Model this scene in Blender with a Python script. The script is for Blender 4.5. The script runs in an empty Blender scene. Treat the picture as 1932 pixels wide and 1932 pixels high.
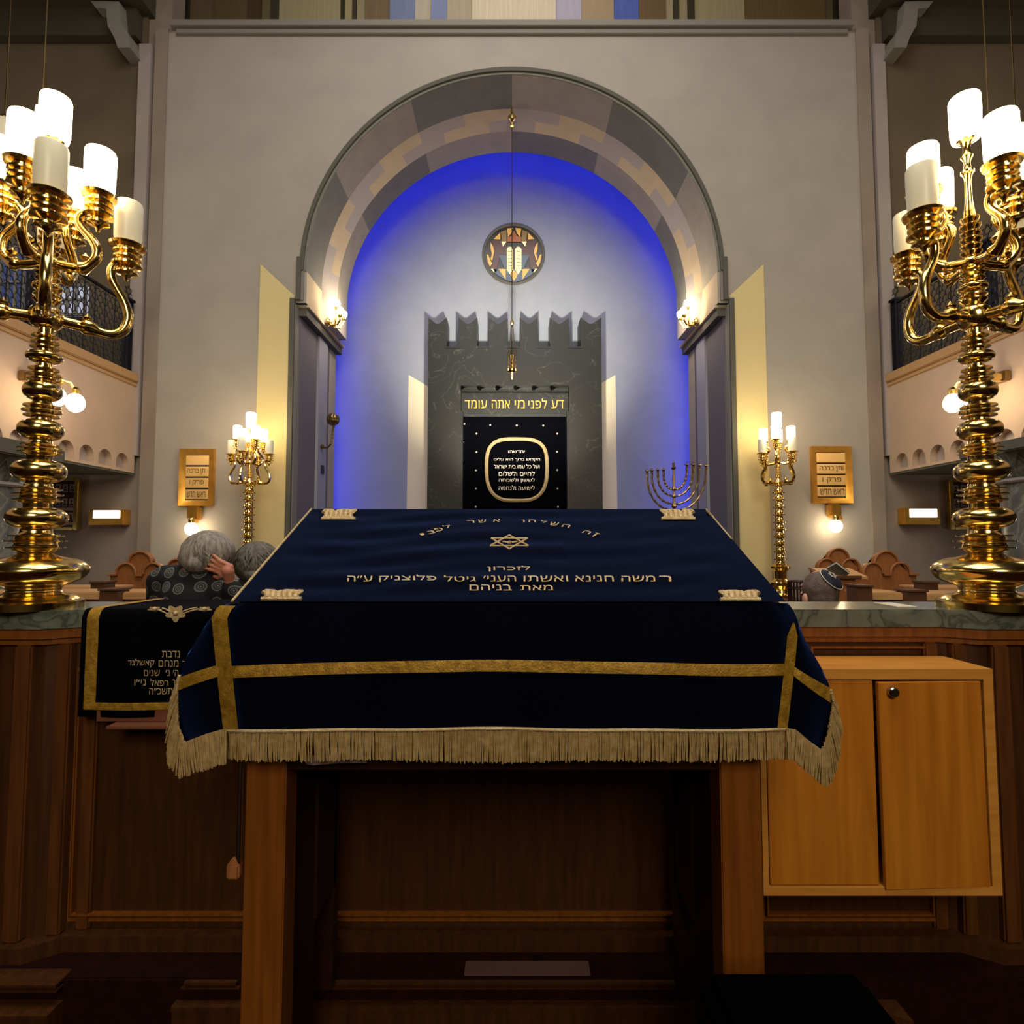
import bpy, bmesh, math, random
from mathutils import Vector, Matrix
random.seed(7)
PI = math.pi
F = 1090.0; TH = math.atan(61/1090); E = 1.56
CT, ST = math.cos(TH), math.sin(TH)
COL = bpy.context.scene.collection

# ---------- camera geometry: turn a photo position at a known depth into a place in the room
def at(px, py, D):
    cx = (px-966)/F; cy = (966-py)/F
    t = D/(CT - cy*ST)
    return Vector((cx*t, D, E + t*(ST + cy*CT)))
def X(px, D, py=1027): return at(px, py, D).x
def Z(py, D): return at(966, py, D).z
def onplane(px, py, p, n):
    cx = (px-966)/F; cy = (966-py)/F
    d = Vector((cx, CT - cy*ST, ST + cy*CT)); o = Vector((0, 0, E))
    return o + d*((p-o).dot(n)/d.dot(n))

# ---------- materials
def lin(c):
    return tuple((v/12.92 if v <= 0.04045 else ((v+0.055)/1.055)**2.4) for v in (x/255 for x in c)) + (1,)
def mat(name, rgb, rough=0.6, metal=0.0, emit=None, es=0.0, spec=0.5, sheen=0.0, sheen_rgb=None,
        var=None, vscale=8.0, vstretch=(1, 1, 1), bump=0.0, bscale=60.0, coat=0.0, sub=0.0, trans=0.0):
    m = bpy.data.materials.new(name); m.use_nodes = True
    nt = m.node_tree; b = nt.nodes['Principled BSDF']; L = nt.links
    b.inputs['Base Color'].default_value = lin(rgb)
    b.inputs['Roughness'].default_value = rough; b.inputs['Metallic'].default_value = metal
    b.inputs['Specular IOR Level'].default_value = spec
    b.inputs['Coat Weight'].default_value = coat
    b.inputs['Transmission Weight'].default_value = trans
    if sheen:
        b.inputs['Sheen Weight'].default_value = sheen
        b.inputs['Sheen Roughness'].default_value = 0.35
        b.inputs['Sheen Tint'].default_value = lin(sheen_rgb or rgb)
    if emit:
        b.inputs['Emission Color'].default_value = lin(emit); b.inputs['Emission Strength'].default_value = es
    tc = nt.nodes.new('ShaderNodeTexCoord')
    if var:
        mp = nt.nodes.new('ShaderNodeMapping'); mp.inputs['Scale'].default_value = vstretch
        n = nt.nodes.new('ShaderNodeTexNoise'); n.inputs['Scale'].default_value = vscale; n.inputs['Detail'].default_value = 6
        n.inputs['Distortion'].default_value = 0.4
        r = nt.nodes.new('ShaderNodeValToRGB')
        r.color_ramp.elements[0].position = 0.3; r.color_ramp.elements[0].color = lin(var)
        r.color_ramp.elements[1].position = 0.7; r.color_ramp.elements[1].color = lin(rgb)
        L.new(tc.outputs['Object'], mp.inputs['Vector']); L.new(mp.outputs['Vector'], n.inputs['Vector'])
        L.new(n.outputs['Fac'], r.inputs['Fac']); L.new(r.outputs['Color'], b.inputs['Base Color'])
    if bump:
        n2 = nt.nodes.new('ShaderNodeTexNoise'); n2.inputs['Scale'].default_value = bscale; n2.inputs['Detail'].default_value = 4
        bp = nt.nodes.new('ShaderNodeBump'); bp.inputs['Strength'].default_value = bump; bp.inputs['Distance'].default_value = 0.01
        L.new(tc.outputs['Object'], n2.inputs['Vector']); L.new(n2.outputs['Fac'], bp.inputs['Height'])
        L.new(bp.outputs['Normal'], b.inputs['Normal'])
    return m

M = {}
M['wall'] = mat('plaster_warm_grey', (176, 168, 157), .9, var=(167, 160, 150), vscale=2, bump=.15, bscale=90, spec=.2)
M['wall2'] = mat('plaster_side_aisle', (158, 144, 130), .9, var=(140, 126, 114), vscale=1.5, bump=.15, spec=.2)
M['wall_pink'] = mat('plaster_gallery', (190, 165, 145), .9, var=(175, 155, 138), vscale=1.2, bump=.1, spec=.2)
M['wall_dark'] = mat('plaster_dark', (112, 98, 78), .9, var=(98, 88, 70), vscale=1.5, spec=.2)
M['niche'] = mat('plaster_recess', (168, 156, 150), .9, spec=.2)
M['apse'] = mat('plaster_apse', (146, 151, 160), .9, var=(139, 144, 153), vscale=3, bump=.15, bscale=80, spec=.15)
M['cream'] = mat('light_patch_cream', (225, 212, 176), .85, spec=.2)
M['yellow'] = mat('light_patch_yellow', (222, 205, 150), .85, spec=.2)
M['blk_l'] = mat('stone_block_light', (176, 168, 146), .85, var=(165, 158, 138), vscale=5, spec=.2)
M['blk_d'] = mat('stone_block_dark', (134, 133, 120), .85, var=(124, 124, 112), vscale=5, spec=.2)
M['blk_w'] = mat('stone_block_warm', (214, 194, 158), .85, var=(204, 184, 150), vscale=5, spec=.2)
M['blk_w2'] = mat('stone_block_lilac', (184, 174, 164), .85, spec=.2)
M['mould'] = mat('moulding_grey', (96, 94, 84), .8, spec=.2)
M['mould_l'] = mat('moulding_pale', (138, 134, 124), .8, spec=.2)
M['jamb'] = mat('jamb_grey', (112, 108, 110), .8, spec=.2)
M['jamb_l'] = mat('jamb_lit', (158, 158, 166), .8, spec=.2)  # lit strip of the jamb, its light put into the paler colour
M['orange_ledge'] = mat('ledge_tan', (176, 140, 98), .7, spec=.3)
M['beam'] = mat('beam_dark', (70, 62, 50), .8)
M['floor'] = mat('carpet_dark_red', (44, 14, 8), .95, var=(26, 9, 5), vscale=25, bump=.4, bscale=400, spec=.1)
M['hallfloor'] = mat('floor_hall', (70, 50, 38), .6)
M['ceil'] = mat('ceiling_plaster', (120, 112, 98), .9)
M['brass'] = mat('polished_brass', (238, 208, 128), .17, 1.0, bump=.02, bscale=12)
M['brass_d'] = mat('aged_brass', (150, 125, 84), .3, 1.0)
M['chrome'] = mat('steel', (170, 165, 155), .25, 1.0)
M['iron'] = mat('black_iron', (30, 31, 40), .5, .4)
M['lit'] = mat('opal_glass_lit', (255, 240, 210), .4, emit=(255, 226, 172), es=9.0)
M['bulb'] = mat('bulb_lit', (255, 245, 225), .4, emit=(255, 232, 190), es=22.0)
M['unlit'] = mat('opal_glass_unlit', (236, 228, 200), .35, emit=(255, 235, 190), es=.12, spec=.5)  # faint glow added to the glass though the lamp is off
M['wood'] = mat('oak_panel', (80, 44, 13), .5, var=(58, 31, 8), vscale=5, vstretch=(9, 9, .7), bump=.08, bscale=120, spec=.3)
M['wood_mid'] = mat('oak_table', (138, 80, 22), .45, var=(112, 60, 14), vscale=5, vstretch=(10, 10, .6), bump=.06, spec=.35)
M['wood_cab'] = mat('oak_cabinet', (206, 130, 38), .42, var=(180, 106, 26), vscale=4, vstretch=(8, 8, .5), bump=.05, spec=.35)
M['wood_pale'] = mat('oak_cabinet_edge', (218, 152, 66), .42, var=(200, 130, 50), vscale=5, vstretch=(1, 8, 8), spec=.35)
M['wood_pil'] = mat('oak_pilaster_lit', (104, 60, 24), .5, var=(80, 44, 15), vscale=5, vstretch=(9, 9, .7), spec=.3)  # panel oak made lighter, candle-lit brightness put into the colour
M['wood_dark'] = mat('dark_and_shaded_wood', (52, 24, 12), .5, var=(38, 16, 8), vscale=6, vstretch=(1, 8, 8), spec=.3)
M['wood_pew'] = mat('oak_pew', (170, 110, 62), .45, var=(146, 90, 46), vscale=8, vstretch=(6, 6, 1), spec=.4)
M['wood_desk'] = mat('oak_desk_pale', (214, 166, 112), .4, var=(196, 146, 94), vscale=6, vstretch=(1, 8, 8), spec=.4)
M['wood_post'] = mat('oak_post', (98, 66, 44), .5, spec=.3)
M['velvet'] = mat('navy_velvet', (3, 5, 16), .9, spec=.03, sheen=.85, sheen_rgb=(84, 124, 222), bump=.25, bscale=300)
M['velvet_k'] = mat('black_velvet', (4, 4, 9), .95, spec=.05, sheen=.12, sheen_rgb=(60, 70, 120), bump=.2, bscale=300)
M['gold'] = mat('gold_brocade', (196, 152, 50), .5, .25, var=(142, 104, 24), vscale=55, bump=.3, bscale=200)
M['gold_p'] = mat('gold_embroidery', (224, 200, 150), .55, .15, var=(186, 156, 104), vscale=90, bump=.4, bscale=300)
M['fringe'] = mat('gold_fringe', (196, 168, 112), .7, .1, var=(160, 130, 78), vscale=60)
M['lining'] = mat('lining_cloth', (150, 125, 115), .8)
M['text_s'] = mat('silver_thread', (214, 204, 190), .5, .2)
M['gold_leaf'] = mat('gold_leaf', (196, 160, 70), .4, .4, emit=(196, 160, 70), es=.02)  # slight glow added to the gold letters
M['black'] = mat('black_upholstery', (3, 3, 3), 1.0, spec=0)
M['kippah'] = mat('kippah_navy', (22, 26, 48), .8, sheen=.3)
M['skin'] = mat('skin', (206, 142, 112), .55, var=(192, 122, 96), vscale=12, bump=.1, bscale=80)
M['skin_p'] = mat('skin_pale', (214, 160, 138), .55, var=(200, 140, 118), vscale=12)
M['hair'] = mat('hair_grey', (168, 160, 148), .55, var=(104, 98, 90), vscale=26, vstretch=(2.2, 2.2, .35), bump=.25, bscale=50)
M['hair_d'] = mat('hair_dark_grey', (122, 118, 108), .6, var=(84, 80, 72), vscale=24, vstretch=(2, 2, .4), bump=.25, bscale=50)
M['hair_s'] = mat('hair_short', (122, 104, 92), .7, var=(84, 70, 62), vscale=30, bump=.6, bscale=180)
M['coat'] = mat('dark_coat', (50, 50, 44), .85, var=(38, 38, 34), vscale=12)
M['paper'] = mat('paper', (225, 215, 195), .8)
M['book'] = mat('book_cover', (92, 98, 88), .6)
M['glassy'] = mat('photo_glass', (70, 55, 48), .2)
M['plaque'] = mat('gold_plaque', (232, 180, 84), .28, .75, var=(206, 150, 56), vscale=6)
M['plaque_l'] = mat('gold_plaque_panel', (236, 196, 124), .3, .35, emit=(240, 180, 100), es=.10)  # panels given a slight added glow of their own
M['plaque_t'] = mat('plaque_letters', (96, 62, 26), .6)
M['sign_lit'] = mat('sign_light', (255, 255, 250), .4, emit=(235, 240, 255), es=1.3)
M['glow_w'] = mat('window_pale', (200, 205, 220), .5, emit=(170, 180, 215), es=.55)
M['glow_b'] = mat('window_blue', (60, 80, 140), .5, emit=(50, 75, 150), es=.22)
M['switch'] = mat('switch_plate', (34, 30, 30), .5)
M['led'] = mat('blue_cove_lamp', (20, 30, 200), .5, emit=(0, 40, 255), es=23.0)

def marble(name, base, vein, scale, width=.04, rough=.25, base2=None):
    m = bpy.data.materials.new(name); m.use_nodes = True; nt = m.node_tree; L = nt.links
    b = nt.nodes['Principled BSDF']; b.inputs['Roughness'].default_value = rough
    tc = nt.nodes.new('ShaderNodeTexCoord')
    n = nt.nodes.new('ShaderNodeTexNoise'); n.inputs['Scale'].default_value = scale; n.inputs['Detail'].default_value = 8; n.inputs['Distortion'].default_value = 1.2
    s = nt.nodes.new('ShaderNodeMath'); s.operation = 'SUBTRACT'; s.inputs[1].default_value = .5
    a = nt.nodes.new('ShaderNodeMath'); a.operation = 'ABSOLUTE'
    r = nt.nodes.new('ShaderNodeValToRGB'); e = r.color_ramp.elements
    e[0].position = 0; e[0].color = lin(vein); e[1].position = width; e[1].color = lin(base)
    if base2: x = e.new(.25); x.color = lin(base2)
    L.new(tc.outputs['Object'], n.inputs['Vector']); L.new(n.outputs['Fac'], s.inputs[0]); L.new(s.outputs[0], a.inputs[0])
    L.new(a.outputs[0], r.inputs['Fac']); L.new(r.outputs['Color'], b.inputs['Base Color'])
    return m
M['marble_k'] = marble('black_green_marble', (11, 12, 9), (56, 56, 48), 1.9, .008, .38, (6, 7, 5))
M['marble_g'] = marble('grey_green_marble', (102, 106, 92), (72, 76, 66), 9, .05, .22, (122, 124, 108))
M['marble_c'] = marble('column_marble', (92, 94, 86), (124, 126, 116), 4, .05, .3, (74, 76, 70))

def rosette():
    m = bpy.data.materials.new('rosette_print'); m.use_nodes = True; nt = m.node_tree; L = nt.links
    b = nt.nodes['Principled BSDF']; b.inputs['Roughness'].default_value = .85
    tc = nt.nodes.new('ShaderNodeTexCoord'); v = nt.nodes.new('ShaderNodeTexVoronoi'); v.voronoi_dimensions = '2D'; v.inputs['Scale'].default_value = 12.5
    v.inputs['Randomness'].default_value = .5
    mp = nt.nodes.new('ShaderNodeMapping'); mp.inputs['Rotation'].default_value = (PI/2, 0, 0)
    L.new(tc.outputs['Object'], mp.inputs['Vector']); L.new(mp.outputs['Vector'], v.inputs['Vector'])
    r = nt.nodes.new('ShaderNodeValToRGB'); r.color_ramp.interpolation = 'CONSTANT'; e = r.color_ramp.elements
    k = lin((20, 20, 28)); g = lin((112, 114, 110)); g2 = lin((70, 72, 72))
    e[0].position = 0; e[0].color = g; e[1].position = .06; e[1].color = k
    for p, c in ((.12, g), (.17, k), (.21, g2), (.27, g), (.33, k)):
        x = e.new(p); x.color = c
    L.new(v.outputs['Distance'], r.inputs['Fac']); L.new(r.outputs['Color'], b.inputs['Base Color'])
    return m
M['rosette'] = rosette()

# ---------- mesh building
ORG = {}
class B:
    def __init__(s): s.v = []; s.f = []; s.mi = []; s.cur = 0
    def add(s, vs, fs):
        o = len(s.v); s.v += [Vector(p) for p in vs]
        for f in fs: s.f.append([i+o for i in f]); s.mi.append(s.cur)
        return s
    def box(s, x0, x1, y0, y1, z0, z1):
        v = [(x, y, z) for x in (x0, x1) for y in (y0, y1) for z in (z0, z1)]
        return s.add(v, [(0, 1, 3, 2), (4, 6, 7, 5), (0, 4, 5, 1), (2, 3, 7, 6), (0, 2, 6, 4), (1, 5, 7, 3)])
    def bev(s, x0, x1, y0, y1, z0, z1, b=.006):
        bm = bmesh.new(); bmesh.ops.create_cube(bm, size=1)
        for v in bm.verts:
            v.co = Vector(((x0+x1)/2+v.co.x*(x1-x0), (y0+y1)/2+v.co.y*(y1-y0), (z0+z1)/2+v.co.z*(z1-z0)))
        bmesh.ops.bevel(bm, geom=bm.edges[:], offset=b, segments=2, affect='EDGES')
        return s.bm(bm)
    def bm(s, bm, mx=None):
        bm.verts.ensure_lookup_table()
        vs = [(mx @ v.co if mx else v.co.copy()) for v in bm.verts]
        for i, v in enumerate(bm.verts): v.index = i
        s.add(vs, [[v.index for v in f.verts] for f in bm.faces]); bm.free(); return s
    def prism(s, pts, d0, d1, axis='y'):
        """outline pts (a,b) -> extruded between d0 and d1 along axis; y: (x,z); x: (y,z); z: (x,y)"""
        def P(a, b, d): return {'y': (a, d, b), 'x': (d, a, b), 'z': (a, b, d)}[axis]
        n = len(pts); bm = bmesh.new()
        A = [bm.verts.new(P(a, b, d0)) for a, b in pts]; C = [bm.verts.new(P(a, b, d1)) for a, b in pts]
        f1 = bm.faces.new(A); f2 = bm.faces.new(C[::-1])
        bmesh.ops.triangulate(bm, faces=[f1, f2])
        for i in range(n): bm.faces.new((A[i], C[i], C[(i+1) % n], A[(i+1) % n]))
        bmesh.ops.recalc_face_normals(bm, faces=bm.faces[:])
        return s.bm(bm)
    def lathe(s, prof, seg=32, c=(0, 0, 0), mx=None):
        """prof [(r,z)] bottom to top"""
        vs = []; fs = []; n = len(prof)
        for r, z in prof:
            for k in range(seg):
                a = 2*PI*k/seg; p = Vector((r*math.cos(a), r*math.sin(a), z))
                vs.append((mx @ p if mx else p) + Vector(c))
        for i in range(n-1):
            for k in range(seg):
                k2 = (k+1) % seg; fs.append((i*seg+k, i*seg+k2, (i+1)*seg+k2, (i+1)*seg+k))
        if prof[0][0] > 1e-5: fs.append(list(range(seg))[::-1])
        if prof[-1][0] > 1e-5: fs.append([(n-1)*seg+k for k in range(seg)])
        return s.add(vs, fs)
    def tube(s, path, rad, seg=8, cap=True, closed=False):
        path = [Vector(p) for p in path]; n = len(path)
        if not isinstance(rad, (list, tuple)): rad = [rad]*n
        vs = []; fs = []; up = None
        for i, p in enumerate(path):
            if closed: t = (path[(i+1) % n]-path[i-1]).normalized()
            else: t = (path[min(i+1, n-1)]-path[max(i-1, 0)]).normalized()
            if up is None:
                up = Vector((0, 0, 1)) if abs(t.z) < .9 else Vector((1, 0, 0))
            u = t.cross(up)
            if u.length < 1e-4: u = t.cross(Vector((.3, 1, .2)))
            u.normalize(); w = u.cross(t).normalized(); up = w
            for k in range(seg):
                a = 2*PI*k/seg; vs.append(p + u*(rad[i]*math.cos(a)) + w*(rad[i]*math.sin(a)))
        for i in range(n if closed else n-1):
            j = (i+1) % n
            for k in range(seg):
                k2 = (k+1) % seg; fs.append((i*seg+k, j*seg+k, j*seg+k2, i*seg+k2))
        if cap and not closed: fs.append(list(range(seg))); fs.append([(n-1)*seg+k for k in range(seg)][::-1])
        return s.add(vs, fs)
    def ball(s, c, r, seg=16, ring=10, rot=None):
        if not isinstance(r, (tuple, list)): r = (r, r, r)
        vs = []; fs = []; c = Vector(c)
        for i in range(ring+1):
            t = PI*i/ring
            for k in range(seg):
                a = 2*PI*k/seg
                p = Vector((r[0]*math.sin(t)*math.cos(a), r[1]*math.sin(t)*math.sin(a), r[2]*math.cos(t)))
                if rot: p = rot @ p
                vs.append(c+p)
        for i in range(ring):
            for k in range(seg):
                k2 = (k+1) % seg; fs.append((i*seg+k, (i+1)*seg+k, (i+1)*seg+k2, i*seg+k2))
        return s.add(vs, fs)
    def grid(s, fn, nu, nv, flip=False):
        vs = [fn(i/nu, j/nv) for j in range(nv+1) for i in range(nu+1)]
        fs = []
        for j in range(nv):
            for i in range(nu):
                a = j*(nu+1)+i; q = (a, a+1, a+nu+2, a+nu+1); fs.append(q[::-1] if flip else q)
        return s.add(vs, fs)
    def quad(s, *p): return s.add(p, [tuple(range(len(p)))])
    def build(s, name, m, parent=None, sharp=35, weld=True):
        o0 = ORG.get(parent.name, Vector()) if parent else Vector()
        if name in ('lettering', 'embroidered_word', 'embroidered_letter'): sharp = 0; weld = False
        me = bpy.data.meshes.new(name); bm = bmesh.new()
        vv = [bm.verts.new(p-o0) for p in s.v]
        for f, mi in zip(s.f, s.mi):
            try:
                q = bm.faces.new([vv[i] for i in f]); q.material_index = mi
            except ValueError: pass
        if weld: bmesh.ops.remove_doubles(bm, verts=bm.verts[:], dist=1e-5)
        bmesh.ops.recalc_face_normals(bm, faces=bm.faces[:])
        bm.to_mesh(me); bm.free()
        if sharp > 0:
            for p in me.polygons: p.use_smooth = True
            me.set_sharp_from_angle(angle=math.radians(sharp))
        ms = m if isinstance(m, (list, tuple)) else [m]
        for q in ms: me.materials.append(M[q] if isinstance(q, str) else q)
        return link(name, me, parent)
def link(name, me, parent=None):
    o = bpy.data.objects.new(name, me); COL.objects.link(o)
    if parent: o.parent = parent
    ORG[o.name] = ORG.get(parent.name, Vector()).copy() if parent else Vector()
    return o
def tag(o, label, cat, group=None, kind=None):
    if label: o['label'] = label
    if cat: o['category'] = cat
    if group: o['group'] = group
    if kind: o['kind'] = kind
    return o
def struct(o, label=None, cat=None):
    o['kind'] = 'structure'
    if label: o['label'] = label
    if cat: o['category'] = cat
    return o
def thing(name, label, cat, loc=(0, 0, 0), group=None, local=False):
    o = bpy.data.objects.new(name, None); COL.objects.link(o); o.location = loc; o.empty_display_size = .05
    ORG[o.name] = Vector() if local else Vector(loc)
    return tag(o, label, cat, group)
def copy_tree(o, parent=None):
    c = o.copy(); COL.objects.link(c); c.parent = parent
    ORG[c.name] = ORG.get(o.name, Vector()).copy()
    for ch in list(o.children): copy_tree(ch, c)
    return c

# ---------- lettering: Hebrew glyph outlines laid flat, first letter at the right
_TC = {}
def glyphs(s):
    """outlines of the string filled contour by contour (fonts may use overlapping contours)"""
    if s in _TC: return _TC[s]
    from mathutils.geometry import tessellate_polygon
    cu = bpy.data.curves.new('t', 'FONT'); cu.body = s[::-1]; cu.size = 1; cu.resolution_u = 3; cu.fill_mode = 'NONE'
    ob = bpy.data.objects.new('t', cu); COL.objects.link(ob)
    bpy.context.view_layer.update()
    me = bpy.data.meshes.new_from_object(ob.evaluated_get(bpy.context.evaluated_depsgraph_get()))
    co = [v.co.copy() for v in me.vertices]; nb = {}
    for e in me.edges:
        a, c = e.vertices; nb.setdefault(a, []).append(c); nb.setdefault(c, []).append(a)
    bpy.data.objects.remove(ob); bpy.data.curves.remove(cu); bpy.data.meshes.remove(me)
    seen = set(); loops = []
    for st in range(len(co)):
        if st in seen or st not in nb: continue
        lp = [st]; seen.add(st); cur = st
        nxt = st+1 if st+1 in nb[st] else nb[st][0]
        while nxt not in seen:
            lp.append(nxt); seen.add(nxt); cur = nxt
            o_ = [q for q in nb[cur] if q not in seen]
            if not o_: break
            nxt = o_[0]
        if len(lp) > 2: loops.append([co[i] for i in lp])
    def area(l): return sum(l[i-1].x*l[i].y-l[i].x*l[i-1].y for i in range(len(l)))/2
    def inside(p, l):
        r = False
        for i in range(len(l)):
            a, c = l[i-1], l[i]
            if (a.y > p.y) != (c.y > p.y) and p.x < (c.x-a.x)*(p.y-a.y)/(c.y-a.y)+a.x: r = not r
        return r
    sg = 1 if sorted(((abs(area(l)), area(l)) for l in loops))[-1][1] > 0 else -1
    outer = [l for l in loops if area(l)*sg > 0]; holes = [l for l in loops if area(l)*sg < 0]
    vs = []; fs = []
    for k, l in enumerate(outer):
        grp = [l]+[h for h in holes if inside(h[0], l)]
        flat = [p for g in grp for p in g]; o = len(vs)
        vs += [(p.x, p.y, k % 3) for p in flat]
        fs += [[i+o for i in t] for t in tessellate_polygon(grp)]
    x0 = min(v[0] for v in vs); x1 = max(v[0] for v in vs); y0 = min(v[1] for v in vs); y1 = max(v[1] for v in vs)
    _TC[s] = ([((v[0]-x0)/(x1-x0), (v[1]-y0)/(y1-y0), v[2]) for v in vs], fs); return _TC[s]
def letters(b, s, bl, br, tl, off):
    """text box given by its bottom-left, bottom-right and top-left corners, raised by off"""
    uv, fs = glyphs(s); U = br-bl; V = tl-bl
    b.add([bl + U*u + V*v + off*(1+.12*k) for u, v, k in uv], fs)
    return b
# ================= THE HALL =================
WD = 6.5                                  # depth of the front wall
GX = 4.27                                  # gallery faces
ZT = Z(56, WD)                            # top of the wall panel
ZC = E + 3.146                            # springing centre of the arch
R1, R2, R3 = 2.443, 2.37, 2.248
ZI = Z(575, 6.55)                         # impost height
struct(B().box(-9, 9, 2.35, 11, -.2, 0).build('floor', 'hallfloor'))
struct(B().box(-9, 9, -6, 2.35, -.2, 0).build('floor', 'floor'), None)

# front wall with the arch opening
def arch_outline(R, n=48, half_w=None):
    return [(R*math.cos(PI*i/n), ZC+R*math.sin(PI*i/n)) for i in range(n+1)]
b = B(); ZW = ZT
pts = arch_outline(R2)
XW = 4.05
for y0 in (WD,):
    # wall mass, front at WD, back at WD+.12
    n = len(pts)
    for i in range(n-1):
        (xa, za), (xb, zb) = pts[i], pts[i+1]
        b.add([(xa, WD, za), (xb, WD, zb), (xb, WD, ZW), (xa, WD, ZW)], [(0, 1, 2, 3)])
    for s in (-1, 1):
        b.box(*sorted((s*R2, s*XW)), WD, WD+.3, ZI, ZW); b.box(*sorted((s*2.5, s*XW)), WD, WD+.3, 0, ZI)
struct(b.build('wall_front', 'wall', sharp=0))
struct(B().box(-9, -XW, WD+.05, WD+.3, 0, Z(0, 6.5)+2).build('wall_aisle_left', 'wall2'))
struct(B().box(XW, 9, WD+.05, WD+.3, 0, Z(0, 6.5)+2).build('wall_aisle_right', 'wall2'))
# upper part of the aisle end walls, darker paint above the gallery
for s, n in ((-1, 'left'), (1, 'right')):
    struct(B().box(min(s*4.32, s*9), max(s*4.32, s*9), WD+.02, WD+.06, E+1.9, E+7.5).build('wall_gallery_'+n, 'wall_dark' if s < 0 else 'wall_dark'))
# pilaster strips in the corners
for s in (-1, 1):
    struct(B().box(*sorted((s*4.05, s*4.2)), WD-.02, WD+.05, 0, ZT).build('trim_1', 'wall2'))
    struct(B().box(*sorted((s*4.24, s*4.38)), WD-.03, WD+.05, E+1.0, ZT-.2).build('trim_2', 'niche'))
# cornice over the front wall
struct(B().bev(-4.0, 4.0, WD-.08, WD+.4, ZT-.02, ZT+.06).bev(-3.95, 3.95, WD-.04, WD+.4, ZT-.08, ZT-.02).build('trim_3', 'mould_l'))
# upper recess with coloured pilasters seen over the cornice
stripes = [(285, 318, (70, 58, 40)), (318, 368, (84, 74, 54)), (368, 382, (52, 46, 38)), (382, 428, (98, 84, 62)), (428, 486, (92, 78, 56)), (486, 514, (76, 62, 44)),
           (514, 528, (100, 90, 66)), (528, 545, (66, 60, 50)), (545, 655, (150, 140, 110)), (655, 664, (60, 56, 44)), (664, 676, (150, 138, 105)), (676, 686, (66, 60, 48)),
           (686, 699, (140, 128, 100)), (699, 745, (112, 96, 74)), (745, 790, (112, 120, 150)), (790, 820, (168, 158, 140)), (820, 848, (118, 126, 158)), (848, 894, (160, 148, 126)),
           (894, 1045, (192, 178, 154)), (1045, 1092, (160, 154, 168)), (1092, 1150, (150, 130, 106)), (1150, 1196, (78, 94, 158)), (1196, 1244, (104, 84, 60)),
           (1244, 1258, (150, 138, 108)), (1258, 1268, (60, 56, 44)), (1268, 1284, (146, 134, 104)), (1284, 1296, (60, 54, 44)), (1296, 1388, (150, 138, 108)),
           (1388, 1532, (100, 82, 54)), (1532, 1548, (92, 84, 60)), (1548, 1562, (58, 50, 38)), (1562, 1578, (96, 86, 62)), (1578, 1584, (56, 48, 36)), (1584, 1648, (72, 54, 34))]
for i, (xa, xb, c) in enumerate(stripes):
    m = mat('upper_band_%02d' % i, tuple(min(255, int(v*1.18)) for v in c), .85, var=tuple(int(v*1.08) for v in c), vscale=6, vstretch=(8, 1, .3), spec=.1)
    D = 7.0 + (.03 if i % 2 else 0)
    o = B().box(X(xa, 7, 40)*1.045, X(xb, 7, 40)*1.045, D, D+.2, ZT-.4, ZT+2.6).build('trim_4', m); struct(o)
# ceilings and side walls
struct(B().box(-GX, GX, -6, 10, E+8.4, E+8.6).build('ceiling', 'ceil'))
for s, n in ((-1, 'left'), (1, 'right')):
    struct(B().box(*sorted((s*4.25, s*9)), -6, WD+.05, Z(2, 6.3)+.02, E+7.2).build('ceiling', 'beam'))
    struct(B().box(*sorted((s*8.8, s*9)), -6, WD, 0, E+7).build('wall_'+n, 'wall2'))
    # beam across the end of the aisle
    struct(B().box(*sorted((s*4.38, s*9)), WD-.1, WD+.05, Z(66, WD-.1), Z(4, WD-.1)+.2).build('trim_5', 'beam'))
    # stepped corbel
    z0 = Z(106, WD-.1); k = (Z(20, WD-.1)-z0)/86
    pp = [(290, 106), (268, 106), (262, 88), (249, 66), (245, 34), (226, 32), (217, 20), (243, 20), (268, 21), (273, 62), (284, 78)]
    pts = [(s*-1*X(px, WD-.1, 60)*1.045*-1 if False else (abs(X(px, WD-.1, 60))*1.045*s), Z(py, WD-.1)) for px, py in pp]
    struct(B().prism(pts, WD-.22, WD+.02).build('trim_6', 'mould_l'))
struct(B().box(-9, 9, -6.2, -6, 0, E+9).build('wall_back', 'wall_dark'))
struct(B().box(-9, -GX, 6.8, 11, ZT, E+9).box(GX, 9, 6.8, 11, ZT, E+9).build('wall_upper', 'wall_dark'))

# slant-topped patches of warm light beside the arch and ark, built as cream panels
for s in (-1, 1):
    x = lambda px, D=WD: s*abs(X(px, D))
    struct(B().prism([(x(478), 0), (x(545), 0), (x(547), Z(560, WD)), (x(480), Z(500, WD))], WD-.025, WD+.01).build('light_patch_arch', 'yellow'))
    struct(B().prism([(x(766, 8.38), 0), (x(806, 8.38), 0), (x(806, 8.38), Z(730, 8.38)), (x(768, 8.38), Z(708, 8.38))], 8.36, 8.42).build('light_patch_ark', 'cream'))

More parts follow.
